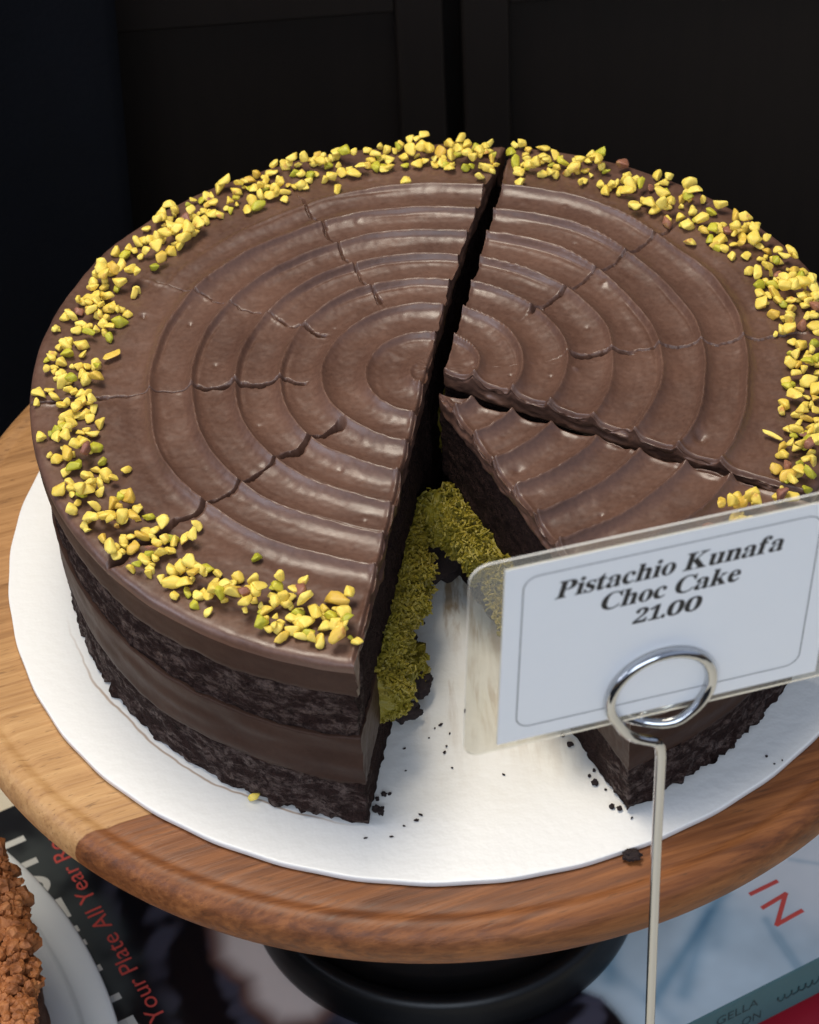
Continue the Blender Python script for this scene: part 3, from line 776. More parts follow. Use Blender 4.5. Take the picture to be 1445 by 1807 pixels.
# fallen lumps of filling and sponge beside the cut face of the left half
def lump(name, loc, size, mat, label, cat, seed, group=None, nstr=0):
    bm = bmesh.new(); bmesh.ops.create_icosphere(bm, subdivisions=4, radius=1.0); V = np.array([tuple(v.co) for v in bm.verts]); F = np.array([[v.index for v in f.verts] for f in bm.faces]); bm.free()
    k = 1 + .45 * fbm(V[:, 0] * 1.6 + seed, V[:, 1] * 1.6, V[:, 2] * 1.6, 3) + .18 * pn(V[:, 0] * 7, V[:, 1] * 7 + seed, V[:, 2] * 7)
    V = V * k[:, None] * np.array(size); V[:, 2] -= V[:, 2].min()
    mb = MB(); rg = np.random.default_rng(seed)
    V = V + np.array(loc); o = mesh(name, V, F, mat)
    if nstr:
        for _ in range(nstr):
            p = Vector(V[rg.integers(len(V))]); d = Vector(rg.normal(size=3)).normalized(); L = rg.uniform(.012, .026)
            if p.z < loc[2] + .01: continue
            mb.tube([p - d * L / 2, p + Vector(rg.normal(size=3)) * .003, p + d * L / 2], rg.uniform(.0016, .0036), 4)
        mb.build('kunafa_shreds', M['kunafa'], o, False)
    return tag(o, label, cat, group)


lump('sponge_crumb', (-.012, -.115, .004), (.085, .100, .075), M['crumb'], 'dark sponge left standing at the tip of the missing wedge under the green filling', 'crumb', 21)
lump('kunafa_lump', (-.108, -.515, .010), (.040, .070, .046), M['kunafa'], 'green kunafa lump fallen out against the cut face of the left half', 'filling', 3, nstr=260)
lump('sponge_crumb', (-.088, -.560, .009), (.030, .036, .030), M['crumb'], 'dark sponge lump beside the fallen green kunafa', 'crumb', 5)
lump('sponge_crumb', (-.128, -.640, .009), (.040, .026, .022), M['crumb'], 'flat dark sponge flake in front of the fallen kunafa lump', 'crumb', 9)
lump('sponge_crumb', (.376, -1.090, -.0195), (.020, .015, .012), M['crumb'], 'dark crumb on the wooden rim of the stand just off the board', 'crumb', 12)

# ------------------------------------------------------------------ chopped pistachios
NUTS = '-865,-67;-837,-75;-913,-69;-893,-118;-873,-99;-841,-123;-816,-146;-926,-176;-904,-159;-883,-156;-859,-176;-831,-185;-912,-190;-888,-192;-853,-211;-910,-221;-889,-228;-821,-239,g;-910,-267;-886,-269;-864,-256;-844,-253;-836,-279,b;-802,-287,g;-887,-315;-866,-312,g;-896,-382;-874,-356;-836,-334;-814,-316;-789,-343;-771,-365;-824,-370;-800,-382;-842,-398;-828,-414;-844,-418;-810,-445;-899,-472;-823,-492;-813,-508;-743,-412;-729,-438;-711,-463;-744,-322;-768,-439,o;-748,-451;-773,-473;-785,-491;-743,-490;-777,-511;-763,-526;-738,-524;-712,-526;-684,-490,g;-698,-556;-669,-539;-647,-527;-739,-571;-715,-597;-752,-617;-766,-602;-639,-570;-632,-608;-653,-625;-597,-574;-581,-584;-570,-533;-725,-665;-703,-663;-685,-641;-672,-628;-677,-679;-647,-699;-626,-674;-604,-685;-586,-649;-585,-686;-622,-720;-593,-736;-620,-756;-571,-724;-544,-676;-521,-692;-556,-716;-527,-723;-489,-749,o;-477,-709;-564,-761;-539,-754;-517,-755;-539,-776;-523,-777;-501,-766;-513,-792;-485,-794;-457,-796,b;-454,-823;-451,-761;-439,-735;-435,-794;-413,-818;-426,-781;-416,-848;-422,-874,g;-395,-775;-385,-762,g;-379,-749;-392,-811;-385,-873;-379,-908,o;-370,-812;-358,-849;-348,-796;-333,-798,b;-326,-825;-326,-771;-355,-888;-327,-864;-321,-900;-302,-853;-286,-824;-284,-881;-294,-924;-268,-865;-256,-896;-254,-931,o;-240,-867;-232,-894;-244,-919;-255,-804,o;-227,-797;-217,-930;-328,-964;-436,-648,g;-966,241;-927,280;-908,266;-891,301;-884,245;-871,349;-861,373;-863,411;-851,329;-833,358;-821,338;-812,306;-845,297;-824,258;-769,278;-786,242;-845,217;-858,195;-879,160;-920,170;-947,131;-910,128;-873,124;-923,93;-859,76;-924,53;-836,62;-914,17;-892,9;-859,18;-830,15,o;-827,38;-886,-20;-853,-29;-969,-24;-798,111,f;-809,184;-827,228;-848,487;-856,430;-838,434;-820,458;-806,425;-788,436;-770,466;-828,402;-801,387;-789,392;-764,415;-748,407;-754,363;-788,526;-778,558;-756,582;-745,522;-730,527;-703,531;-708,467,g;-690,485,o;-725,593;-735,640;-713,699;-696,670;-691,643;-703,630;-666,721;-673,695;-660,640;-701,584;-681,575;-666,594;-650,585;-639,604;-668,534;-645,539;-630,557;-619,582;-608,614;-593,620;-614,682;-629,657,b;-580,768;-572,739;-559,724;-587,707;-563,691;-582,666;-618,689;-545,806;-529,811;-516,706,g;-516,727;-501,787;-493,801;-465,833,o;-453,797;-433,788;-457,742;-440,713;-445,866;-421,828;-409,862;-397,875;-397,798;-381,796;-409,758;-389,756;-369,740;-373,908;-357,885;-345,884;-329,854;-316,881;-329,798;-301,844;-284,906;-267,933;-272,884;-252,868;-261,826;-231,923;-227,915;-207,899;-245,818;-216,850;-179,889;-184,840;-160,851;-138,899;-123,862;-108,961;-91,859;-122,904;-90,901;-229,774;-55,958;-27,969;-7,953;12,951;-45,901;-25,913;2,903;22,887;-43,865;-11,862;-45,790;80,951;117,969;112,955;54,912;102,907;56,869;80,874;104,872;125,890;123,856;147,874;141,833;161,908;175,935;159,866;176,830;189,849;154,791;75,840;258,933;277,924;244,899,g;252,850,g;282,881;288,853;261,800;257,753;289,811;303,796;335,904;343,854;327,849;331,800;363,852;360,811;357,784;380,823;389,788;404,779;416,833;425,798;448,837;457,843;466,814;482,820;490,784,g;471,786;538,793,B;568,742;549,710;536,739;469,725;503,715;481,690;515,680;498,702;537,671;575,694,g;602,698,b;627,750;639,715;656,727;641,667;624,656;580,633;548,623;602,592;588,606;636,621;627,582;643,581;663,559;618,570;549,597;676,637;699,668;708,681;694,622;701,588;709,621;626,537,b;681,518;712,522;676,448;745,571;773,581;811,551;754,498;791,488;773,471,b;796,469;750,441;757,409;786,425;740,480;804,417;775,375;809,372;833,491;845,528;858,482;847,432;834,420;868,423;842,451;866,385;811,310;826,284;824,247,g;849,288;855,330,g;823,211;820,169;875,341;879,322;898,320;891,377;922,330;938,316;949,290;917,275;880,278,b;857,244;890,247;887,223;906,227;924,225;858,201;882,193;904,191;927,201;951,211;966,215;936,164;960,174;843,125,o;869,105;889,139;859,59;870,41;874,64;904,72,b;942,110;935,64;893,-6;901,-40;858,-69;874,-33;883,-92;898,-77;909,-53;922,-21,g;913,-95;834,-140;860,-122;863,-171;890,-109;888,-141;903,-175;817,-219;845,-206;893,-206;863,-235;841,-261;864,-275;841,-292;887,-261;814,-315;843,-327;873,-314;849,-370,g;831,-391;789,-376;786,-406;805,-397;848,-408,b;867,-398;765,-453;822,-436,g;788,-478,o;790,-452;812,-483;830,-463;844,-468;791,-508;834,-530;830,-507,g;775,-333,F;663,-551;669,-577;703,-559;688,-575;698,-591;645,-590;618,-595,o;755,-552;781,-569;756,-574,b;864,-337;876,-342'


def nut_proto(seed):
    rg = np.random.default_rng(seed); bm = bmesh.new()
    d = rg.normal(size=(12, 3)); d /= np.linalg.norm(d, axis=1)[:, None]; d *= rg.uniform(.75, 1.1, (12, 1)); d *= np.array([1.28, 1.02, .88]) * rg.uniform(.88, 1.12, 3)
    for p in d: bm.verts.new(p)
    r = bmesh.ops.convex_hull(bm, input=bm.verts[:]); bmesh.ops.delete(bm, geom=[g for g in r['geom_interior'] if isinstance(g, bmesh.types.BMVert)], context='VERTS')
    bmesh.ops.dissolve_limit(bm, angle_limit=R(22), verts=bm.verts[:], edges=bm.edges[:])
    bmesh.ops.triangulate(bm, faces=bm.faces[:]); bmesh.ops.subdivide_edges(bm, edges=bm.edges[:], cuts=3, use_grid_fill=True)
    for _ in range(2): bmesh.ops.smooth_vert(bm, verts=bm.verts[:], factor=.5, use_axis_x=True, use_axis_y=True, use_axis_z=True)
    bmesh.ops.triangulate(bm, faces=bm.faces[:]); bm.normal_update()
    V = np.array([tuple(v.co) for v in bm.verts]); F = np.array([[v.index for v in f.verts] for f in bm.faces]); bm.free()
    V = V * (1 + .12 * pn(V[:, 0] * 2.2 + seed, V[:, 1] * 3, V[:, 2] * 3))[:, None]
    return V - V.mean(0), F


PROTO = [nut_proto(100 + k) for k in range(18)]
PME = {}
def nut_mesh(k, mat):
    if (k, mat) not in PME:
        V, F = PROTO[k]; me = bpy.data.meshes.new('pistachio_piece'); me.from_pydata([tuple(v * .0182 * S) for v in V], [], F.tolist()); me.materials.append(M[mat])
        me.polygons.foreach_set('use_smooth', np.ones(len(me.polygons), bool)); me.update(); PME[(k, mat)] = me
    return PME[(k, mat)]


nuts = []
for s in NUTS.split(';'):
    q = s.split(','); nuts.append([int(q[0]) / 1000, int(q[1]) / 1000, q[2] if len(q) > 2 else 'y'])
for _ in range(34):                                   # the ring goes on behind the price card and beyond the picture
    a = R(random.uniform(-62, -38)); r = random.gauss(.90, .035); nuts.append([r * math.cos(a), r * math.sin(a) - .06, 'y'])
for _ in range(70):
    a = R(random.uniform(-27, 12)); r = random.gauss(.91, .035)
    if r * math.cos(a) > .93: nuts.append([r * math.cos(a), r * math.sin(a), 'y'])
base_n = len(nuts)
for _ in range(760):                                  # smaller bits fill the gaps between them
    q = nuts[random.randrange(base_n)]; x, y = q[0] + random.gauss(0, .020), q[1] + random.gauss(0, .020); r = math.hypot(x, y)
    if q[2] == 'y' and .835 < r < .985 and not -103 < math.degrees(math.atan2(y, x)) < -62 and min((x - w[0]) ** 2 + (y - w[1]) ** 2 for w in nuts) > .011 ** 2: nuts.append([x, y, 'y'])
placed = []
for i, (x, y, c) in enumerate(nuts):
    r = math.hypot(x, y); lim = .975
    if r > lim and c == 'y' and not (x < -.9 and y < -.3): x, y = x * lim / r, y * lim / r
    sz = (random.uniform(.78, 1.22) if i < base_n else random.uniform(.55, .95)) * (1.12 if c in 'oB' else 1.0)
    if c == 'y': c = random.choices('ygob', (83, 11, 4, 2))[0]
    f = math.atan2(y, x)
    z = H - .0055 + .0125 * sz
    for (px, py, pz, ps) in placed[-90:]:
        d = math.hypot(px - x, py - y)
        if d <   .0175 * (sz + ps) * .85 and pz + .006 > z: z = pz +   .0175 * (sz + ps) * .85 * math.sqrt(max(0, 1 - (d / (  .0175 * (sz + ps))) ** 2)) * .72
    z = min(z, H + .044)
    placed.append((x, y, z, sz)); nuts[i] = (x, y, z, sz, c, random.randrange(18))
cpos = Vector((-.0859, -4.7247, 4.3907))
order = sorted(range(len(nuts)), key=lambda i: -nuts[i][3] / (Vector(nuts[i][:3]) - cpos).length * (1 if nuts[i][0] < .98 and not (nuts[i][0] > .45 and nuts[i][1] < -.45 and nuts[i][1] < -.10 - .5 * nuts[i][0]) else .3))
LAB = {'y': 'small pale yellow pistachio nib in the ring of nuts on the cake rim', 'g': 'small green pistachio nib in the ring of nuts on the cake rim',
       'o': 'small golden orange pistachio nib in the ring of nuts on the cake rim', 'b': 'small reddish brown skinned pistachio nib in the ring of nuts on the cake rim'}
SPECIAL = {'f': 'flat tan pistachio flake lying inside the ring of nuts at the left', 'F': 'long thin yellow pistachio sliver inside the ring of nuts at the right', 'B': 'large round brown pistachio nib standing up at the back rim'}
rest = MB(); restm = []
MATK = {'y': 'nut_y', 'g': 'nut_g', 'o': 'nut_o', 'b': 'nut_b', 'f': 'nut_o', 'F': 'nut_y', 'B': 'nut_b'}
MIDX = {'y': 0, 'g': 1, 'o': 2, 'b': 3}
for rank, i in enumerate(order):
    x, y, z, sz, c, k = nuts[i]
    rot = (random.uniform(-.5, .5), random.uniform(-.5, .5), random.uniform(0, 6.28)); sc = [sz * random.uniform(.85, 1.15) for _ in range(3)]
    if c == 'f': sc = (1.5, .95, .35); rot = (0, 0, .5)
    if c == 'F': sc = (1.5, .6, .45); rot = (0, .1, -.8)
    if c == 'B': sc = (1.45, 1.4, 1.4); z += .01
    if rank < 300 or c in SPECIAL:
        o = bpy.data.objects.new('pistachio_piece', nut_mesh(k, MATK[c])); COL.objects.link(o)
        o.location = Vector((x, y, z)) * S; o.rotation_euler = rot; o.scale = sc
        if c in SPECIAL: tag(o, SPECIAL[c], 'nut piece')
        else: tag(o, LAB[c], 'nut piece', 'chopped pistachio nibs around the cake rim')
    else:
        Mx = Matrix.Translation((x, y, z)) @ Matrix.LocRotScale(None, __import__('mathutils').Euler(rot), Vector(sc))
        V, F = PROTO[k]; rest.add([Mx @ Vector(v * .0182) for v in V], F.tolist()); restm += [MIDX[c]] * len(F)
tag(rest.build('pistachio_pieces', [M['nut_y'], M['nut_g'], M['nut_o'], M['nut_b']], None, True, mi=restm),
    'smaller chopped pistachio bits scattered through the ring of nuts on the cake rim', 'nut pieces', kind='stuff')
for nm, loc, mt, lab, sc, rot in (('pistachio_piece', (-.487, -.868, .0165), 'nut_y', 'yellow pistachio nib fallen on the white board by the left half', (1.15, .85, .75), (0, 0, .3)),):
    o = bpy.data.objects.new(nm, nut_mesh(3, mt)); COL.objects.link(o); o.location = Vector(loc) * S; o.scale = sc; o.rotation_euler = rot; tag(o, lab, 'nut piece')

# ------------------------------------------------------------------ dark crumbs on the board
CP = []
def crumb_proto(seed):
    rg = np.random.default_rng(seed); bm = bmesh.new(); bmesh.ops.create_icosphere(bm, subdivisions=2, radius=1.0)
    for v in bm.verts: v.co *= 1 + .8 * float(pn(v.co.x * 1.5 + seed * 3.7, v.co.y * 1.5, v.co.z * 1.5)) + .35 * float(pn(v.co.x * 4 + seed, v.co.y * 4, v.co.z * 4))
    me = bpy.data.meshes.new('cake_crumb'); 
    for v in bm.verts: v.co *= S
    bm.to_mesh(me); bm.free(); me.materials.append(M['crumb']); return me
CP = [crumb_proto(k) for k in range(6)]
cr = [(-.07, -.70), (-.055, -.67), (-.04, -.66), (-.02, -.69), (-.03, -.73), (-.035, -.75), (-.13, -.73), (-.02, -.80), (-.13, -.80), (-.17, -.87), (-.19, -.93), (-.14, -.97), (-.11, -.955), (-.10, -.94), (-.17, -1.0),
      (.29, -.60), (.305, -.62), (.31, -.76), (.30, -.85), (.36, -.96), (.385, -.985), (.72, -.82), (.735, -.845), (.755, -.835), (-.23, -1.0), (.02, -.62), (.10, -.83)]
for k, (x, y) in enumerate(cr):
    o = bpy.data.objects.new('cake_crumb', CP[k % 6]); COL.objects.link(o); s = random.uniform(.0018, .0048)
    o.scale = (s * random.uniform(.8, 1.6), s * random.uniform(.5, 1), s * .5); o.rotation_euler = (0, 0, random.uniform(0, 6)); o.location = Vector((x, y, s * .6 + .0005)) * S
    tag(o, 'tiny dark crumb scattered on the white cake board', 'crumb', 'tiny crumbs on the white board')
k = 0
for (ang, x_, s) in ((258.4, 0, 1), (-67, 1, -1)):       # crumbs along the foot of the two cut faces
    for _ in range(12):
        rad = random.uniform(.25, .96); th = R(ang); ap = (-.022, 0) if x_ == 0 else (0, -.088); off = random.uniform(.0, .022)
        x = ap[0] + rad * math.cos(th) - math.sin(th) * s * off; y = ap[1] + rad * math.sin(th) + math.cos(th) * s * off
        o = bpy.data.objects.new('cake_crumb', CP[k % 6]); k += 1; COL.objects.link(o); q = random.uniform(.003, .010)
        o.scale = (q, q * .9, q * .8); o.rotation_euler = (0, 0, random.uniform(0, 6)); o.location = Vector((x, y, q * .7)) * S
        tag(o, 'dark sponge crumb at the foot of a cut face beside the missing wedge', 'crumb', 'crumbs at the foot of the cut faces')

# ------------------------------------------------------------------ price card and its wire holder
O = Vector((.36219513, -1.5, .97943218))
du = Vector((.9641, .2593, -.0571)).normalized(); dv = Vector((.0174, -.0344, .9993)); dv = (dv - du * du.dot(dv)).normalized(); dn = du.cross(dv).normalized()
if dn.y > 0: dn = -dn                       # towards the camera
tw = Matrix.Rotation(R(1.0), 3, dn); du = tw @ du; dv = tw @ dv
KM = Matrix(((du.x, dv.x, dn.x, O.x), (du.y, dv.y, dn.y, O.y), (du.z, dv.z, dn.z, O.z), (0, 0, 0, 1)))


def rrect(x0, x1, y0, y1, r, n=10):
    P = []
    for cx, cy, a in ((x1 - r, y1 - r, 0), (x0 + r, y1 - r, 90), (x0 + r, y0 + r, 180), (x1 - r, y0 + r, 270)):
        P += [(cx + r * math.cos(R(a + 90 * k / n)), cy + r * math.sin(R(a + 90 * k / n))) for k in range(n + 1)]
    return P


card = empty('price_card', tuple(O + Vector((0, 0, -.08))), 'laminated white price card reading Pistachio Kunafa Choc Cake 21.00', 'price card')
PX0, PX1, PY0, PY1 = -.318, .330, -.058, .403; LX0, LX1, LY0, LY1 = -.384, .396, -.0755, .4275; tk = .0022
MB().box(PX0, PX1, PY0, PY1, -tk, tk, KM).build('paper', M['paper'], card)
outer = rrect(LX0, LX1, LY0, LY1, .038); inner = []
for (x, y) in outer:
    inner.append((min(max(x, PX0 - .0003), PX1 + .0003), min(max(y, PY0 - .0003), PY1 + .0003)))
# frame of clear film around the paper: project every outer point on the paper's outline
lam = MB(); N = len(outer); cxm, cym = (PX0 + PX1) / 2, (PY0 + PY1) / 2; inner = []
for k in range(N):
    x, y = outer[k]; q = k // 11
    inner.append(((PX1 + .0004, PX0 - .0004, PX0 - .0004, PX1 + .0004)[q], (PY1 + .0004, PY1 + .0004, PY0 - .0004, PY0 - .0004)[q]))
Vl = [KM @ Vector((x, y, z)) for z in (tk * .8, -tk * .8) for x, y in outer] + [KM @ Vector((x, y, z)) for z in (tk * .8, -tk * .8) for x, y in inner]
Fl = []; mi = []
for k in range(N):
    j = (k + 1) % N
    Fl.append((k, j, 2 * N + j, 2 * N + k)); mi.append(0)
    Fl.append((N + j, N + k, 3 * N + k, 3 * N + j)); mi.append(0)
    Fl.append((j, k, N + k, N + j)); mi.append(1)
    if inner[k] != inner[j]: Fl.append((2 * N + k, 2 * N + j, 3 * N + j, 3 * N + k)); mi.append(0)
lo = mesh('laminate_film', Vl, Fl, [M['laminate'], M['edge']], card, False, mi=mi)
bmx = bmesh.new(); bmx.from_mesh(lo.data); bmesh.ops.remove_doubles(bmx, verts=bmx.verts[:], dist=1e-7); bmesh.ops.recalc_face_normals(bmx, faces=bmx.faces[:]); bmx.to_mesh(lo.data); bmx.free()
bl = MB(); oa = rrect(-.2835, .290, -.0235, .3755, .030); ob = rrect(-.2835 + .0017, .290 - .0017, -.0235 + .0017, .3755 - .0017, .0283)
bl.add([KM @ Vector((x, y, tk + .0006)) for x, y in oa + ob], [(k, (k + 1) % 44, 44 + (k + 1) % 44, 44 + k) for k in range(44)])
bl.build('border_line', M['ink'], card)
GLY = {'P': '15,0 15,17 55,26 68,39 75,81 74,394 68,416 62,424 44,434 16,439 16,455 287,452 336,440 352,432 379,411 398,383 408,350 409,332 406,305 398,280 385,259 367,240 343,225 314,214 281,208 182,206 182,81 185,50 189,39 202,26 242,17 242,0|182,230 225,231 244,235 272,253 281,266 291,304 288,375 275,406 252,425 236,430 207,431 193,427 184,414', 'K': '16,0 16,17 45,22 63,32 72,50 75,81 74,394 72,406 63,424 45,434 17,439 17,455 242,455 242,439 205,432 194,425 187,415 183,379 183,234 321,373 342,398 349,418 345,427 334,434 291,439 291,455 486,455 486,439 447,434 415,419 381,395 271,285 463,46 487,25 519,17 519,0 281,0 281,17 306,18 327,23 333,30 333,40 324,56 199,214 183,198 183,64 189,39 195,32 213,22 242,17 242,0', 'C': '257,-11 224,-9 164,6 113,37 91,56 72,79 43,132 28,194 28,262 43,323 72,376 92,399 139,435 166,448 226,464 283,464 388,435 399,437 408,443 415,452 419,465 437,465 437,308 420,308 407,338 375,387 335,423 313,434 290,441 265,443 212,430 174,389 151,321 144,226 152,138 177,74 219,36 278,24 298,25 338,35 377,56 412,87 428,106 447,89 409,45 365,14 314,-5', 'i': '101,362 81,366 65,376 54,393 50,412 54,432 65,449 81,460 101,463 120,460 137,449 147,432 151,412 147,393 136,376 120,366|18,0 18,16 41,22 48,30 52,46 51,272 47,285 43,288 20,293 21,310 148,310 149,46 152,31 158,22 180,16 180,0', 's': '151,-10 122,-6 73,9 60,4 51,-9 36,-9 36,105 53,105 75,52 99,28 126,16 152,16 171,21 189,40 192,58 190,72 172,95 90,139 54,169 41,193 38,206 39,241 44,259 65,291 98,312 141,319 213,305 223,308 230,319 244,319 244,222 228,222 215,254 206,266 186,285 162,295 130,294 116,286 105,267 107,244 115,232 146,212 207,181 232,162 248,140 256,112 255,72 250,51 241,33 228,18 194,-3', 't': '124,-9 105,-8 76,2 66,10 53,36 48,71 48,279 20,279 20,300 88,369 129,424 144,424 144,310 208,310 208,279 144,279 144,82 149,51 162,41 179,42 198,60 206,75 222,66 205,33 182,9 155,-5', 'a': '255,-10 232,-7 216,1 205,15 200,35 176,16 151,2 124,-6 95,-9 64,-4 40,11 31,22 21,48 20,63 23,84 31,104 45,121 63,136 119,164 199,190 198,254 192,275 180,288 148,296 115,290 107,283 104,274 118,250 123,231 116,208 103,197 87,191 67,192 51,198 36,218 34,248 42,269 69,295 95,308 126,316 195,317 246,304 263,292 276,277 285,259 291,236 295,40 304,34 320,42 329,28 312,11 294,-1 275,-8|151,34 174,41 199,63 199,169 164,157 138,139 123,114 118,84 120,62 126,46 137,37', 'c': '156,-10 119,-5 103,2 72,22 47,51 24,106 19,150 21,174 31,217 40,237 64,271 79,285 114,307 133,313 153,318 197,318 235,307 262,287 271,275 276,261 275,228 266,215 253,207 236,204 219,207 206,216 199,230 196,282 190,290 182,295 169,297 144,290 126,269 116,235 112,187 114,153 118,123 126,97 137,76 151,60 166,48 184,41 204,38 222,40 255,57 271,72 285,60 258,30 227,8 193,-6', 'h': '18,0 18,16 41,22 51,37 52,46 52,409 46,429 36,437 19,440 19,455 148,455 148,267 168,289 190,305 215,315 243,318 281,312 309,292 325,258 330,212 332,38 341,22 363,16 363,0 202,0 202,16 219,19 228,26 235,56 234,241 225,264 203,271 188,269 173,262 148,235 149,38 158,22 180,16 180,0', 'o': '169,-10 147,-9 108,2 90,11 60,37 29,89 20,131 19,154 20,177 29,219 38,239 60,272 74,286 108,306 147,317 168,318 189,317 228,307 245,298 275,273 298,240 306,221 316,178 317,154 316,130 306,88 298,69 275,36 261,22 228,2 210,-5|169,11 193,18 209,39 217,81 220,154 217,227 208,271 192,292 169,299 144,292 128,271 120,227 117,154 120,82 128,39 144,18', 'u': '131,-10 91,-3 65,17 57,32 47,72 44,268 35,287 11,294 11,310 142,310 142,66 151,46 169,36 191,37 205,43 228,66 228,260 224,277 216,288 189,294 189,310 324,310 324,59 331,39 342,33 360,30 360,13 300,7 228,-10 228,40 209,19 186,3 160,-7', 'n': '18,0 18,16 41,22 51,37 52,46 52,263 46,284 36,291 19,294 19,310 148,310 148,267 168,290 190,306 215,315 243,318 281,312 309,292 325,258 330,212 332,38 341,22 363,16 363,0 202,0 202,16 219,19 228,26 235,56 234,241 225,264 203,271 188,269 173,262 148,235 149,38 158,22 180,16 180,0', 'f': '15,0 15,16 40,22 50,35 52,73 52,277 16,277 16,310 52,310 54,378 60,400 85,436 102,448 147,463 174,465 194,464 227,454 250,436 262,413 263,389 257,373 246,362 232,356 216,356 201,361 191,370 185,391 197,433 193,441 188,443 171,442 157,436 153,430 148,390 148,310 203,310 203,277 148,277 150,40 153,32 164,21 199,16 199,0', 'k': '17,0 17,16 41,22 48,31 52,46 52,398 47,429 38,436 20,439 21,455 148,455 148,169 227,248 243,271 242,285 235,290 206,293 206,310 345,310 345,293 326,291 291,274 222,209 346,34 360,21 376,16 376,0 211,0 211,16 234,20 239,32 232,49 163,147 148,134 148,46 151,31 158,22 180,16 180,0', 'e': '154,-10 135,-9 100,1 70,22 58,35 46,51 29,88 19,157 24,201 30,222 47,258 59,273 87,298 103,307 138,317 157,318 185,316 209,309 230,297 249,280 264,259 274,234 281,206 283,166 117,166 123,112 138,73 164,50 199,42 219,45 237,53 270,86 285,73 258,36 228,11 193,-5|116,192 201,192 201,235 197,266 188,286 181,292 161,297 141,291 127,274 119,244', '2': '24,0 24,69 143,191 187,245 206,277 218,307 226,354 223,405 218,417 205,435 196,441 174,445 145,438 134,429 126,416 116,380 112,329 77,333 63,338 50,344 32,365 26,396 35,430 52,450 77,467 92,474 129,483 174,486 209,484 240,479 267,469 306,440 318,421 328,375 326,352 319,329 291,281 238,220 87,74 244,74 263,77 279,86 292,101 305,141 345,141 341,0', '1': '65,0 65,36 128,36 146,45 152,58 154,416 108,365 77,347 59,347 46,353 31,375 28,396 74,412 132,447 179,482 254,482 254,69 261,47 271,38 343,36 343,0', '0': '188,-7 159,-5 133,1 110,11 91,24 60,61 48,84 32,140 27,171 23,241 27,311 32,342 48,397 60,420 91,456 110,469 133,479 189,486 242,479 264,469 283,456 314,419 326,397 343,341 352,277 353,240 352,204 343,139 336,110 314,61 283,24 263,11 241,1 216,-5|188,37 205,40 219,50 230,67 242,120 248,195 246,326 237,390 230,413 219,429 206,439 189,443 172,439 157,429 147,413 139,390 130,326 127,240 130,155 139,91 147,67 157,50 171,40', '.': '89,-9 74,-7 60,1 55,8 49,25 49,48 55,65 67,76 81,81 98,81 113,76 125,65 131,48 131,25 129,15 119,1 106,-7'}


def glyph_text(s, x0, x1, y, cap, slant=.20, rise=0.0):
    """upright bold serif outlines slanted and spread between x0 and x1"""
    cu = bpy.data.curves.new('lettering', 'CURVE'); cu.dimensions = '2D'; cu.fill_mode = 'FRONT'; cu.offset = .0004; segs = []; pen = 0.0
    for ch in s:
        if ch == ' ': pen += .17; continue
        sp = [[tuple(int(v) / 1000 for v in q.split(',')) for q in c.split(' ')] for c in GLY[ch].split('|')]
        kx, ky = 1.0, 1.0
        if ch == '0': kx, ky = 1.12, .72
        if ch in '12': kx, ky = .92, .74
        mx = max(p[0] for c in sp for p in c); mn = min(p[0] for c in sp for p in c)
        for c in sp: segs.append([((p[0] - mn) * kx + pen, p[1] * ky) for p in c])
        pen += (mx - mn) * kx + .024
    ys = cap / .455; sx = (x1 - x0) / (pen - .024 + slant * .3)
    for c in segs:
        spn = cu.splines.new('POLY'); spn.points.add(len(c) - 1); spn.use_cyclic_u = True
        for q, (a, b) in zip(spn.points, c):
            xx = x0 + (a + slant * b * ys / sx) * sx; q.co = (xx, y + b * ys + rise * (xx - x0), 0, 1)
    o = bpy.data.objects.new('lettering', cu); COL.objects.link(o)
    me = bpy.data.meshes.new_from_object(o.evaluated_get(bpy.context.evaluated_depsgraph_get()))
    V = [KM @ Vector((v.co.x, v.co.y, tk + .0007)) for v in me.vertices]; F = [tuple(p.vertices) for p in me.polygons]
    bpy.data.objects.remove(o); return V, F


lt = MB()
for a in (('Pistachio Kunafa', -.2215, .222, .3045, .0415), ('Choc Cake', -.134, .142, .248, .0415), ('21.00', -.0665, .070, .1935, .0480)):
    V, F = glyph_text(*a); lt.add(V, F)
lt.build('lettering', M['ink'], card)

hold = empty('wire_card_holder', (O.x, O.y, ZT), 'chrome wire stand holding the price card in its coiled ring', 'card holder')
pts = []; base = Vector((O.x, O.y, ZT)) + du * .030
rc, c0 = .1030, .0145
def kp(a, b, c): return KM @ Vector((a, b, c))
neck = [(.0200, -.30, c0), (.0185, -.215, c0), (.0165, -.175, c0), (.0145, -.157, c0), (.0085, -.145, c0), (-.002, -.1375, c0), (-.018, -.131, c0), (-.036, -.1220, c0), (-.054, -.1085, c0), (-.072, -.090, c0)]
foot = Vector((kp(*neck[0]).x + .003, kp(*neck[0]).y, ZT + .03))
pts = [foot.lerp(kp(*neck[0]), k / 8) for k in range(8)] + [kp(*p) for p in neck]
def coil(a_, rr, c): return kp(.004 + rr * math.cos(R(a_)), rr * math.sin(R(a_)), c)
for a_ in range(222, -62, -6): pts.append(coil(a_, rc + .004 * math.sin(R(a_ - 40)), c0 + .001))
for a_ in range(-62, -126, -8):
    f = (-62 - a_) / 64; f = f * f * (3 - 2 * f); pts.append(coil(a_, rc - .002 * f, c0 + .001 - (2 * c0 + .001) * f))
for a_ in range(-126, -470, -6):
    f = (-126 - a_) / 344; pts.append(coil(a_, rc - .002 - .018 * f, -c0))
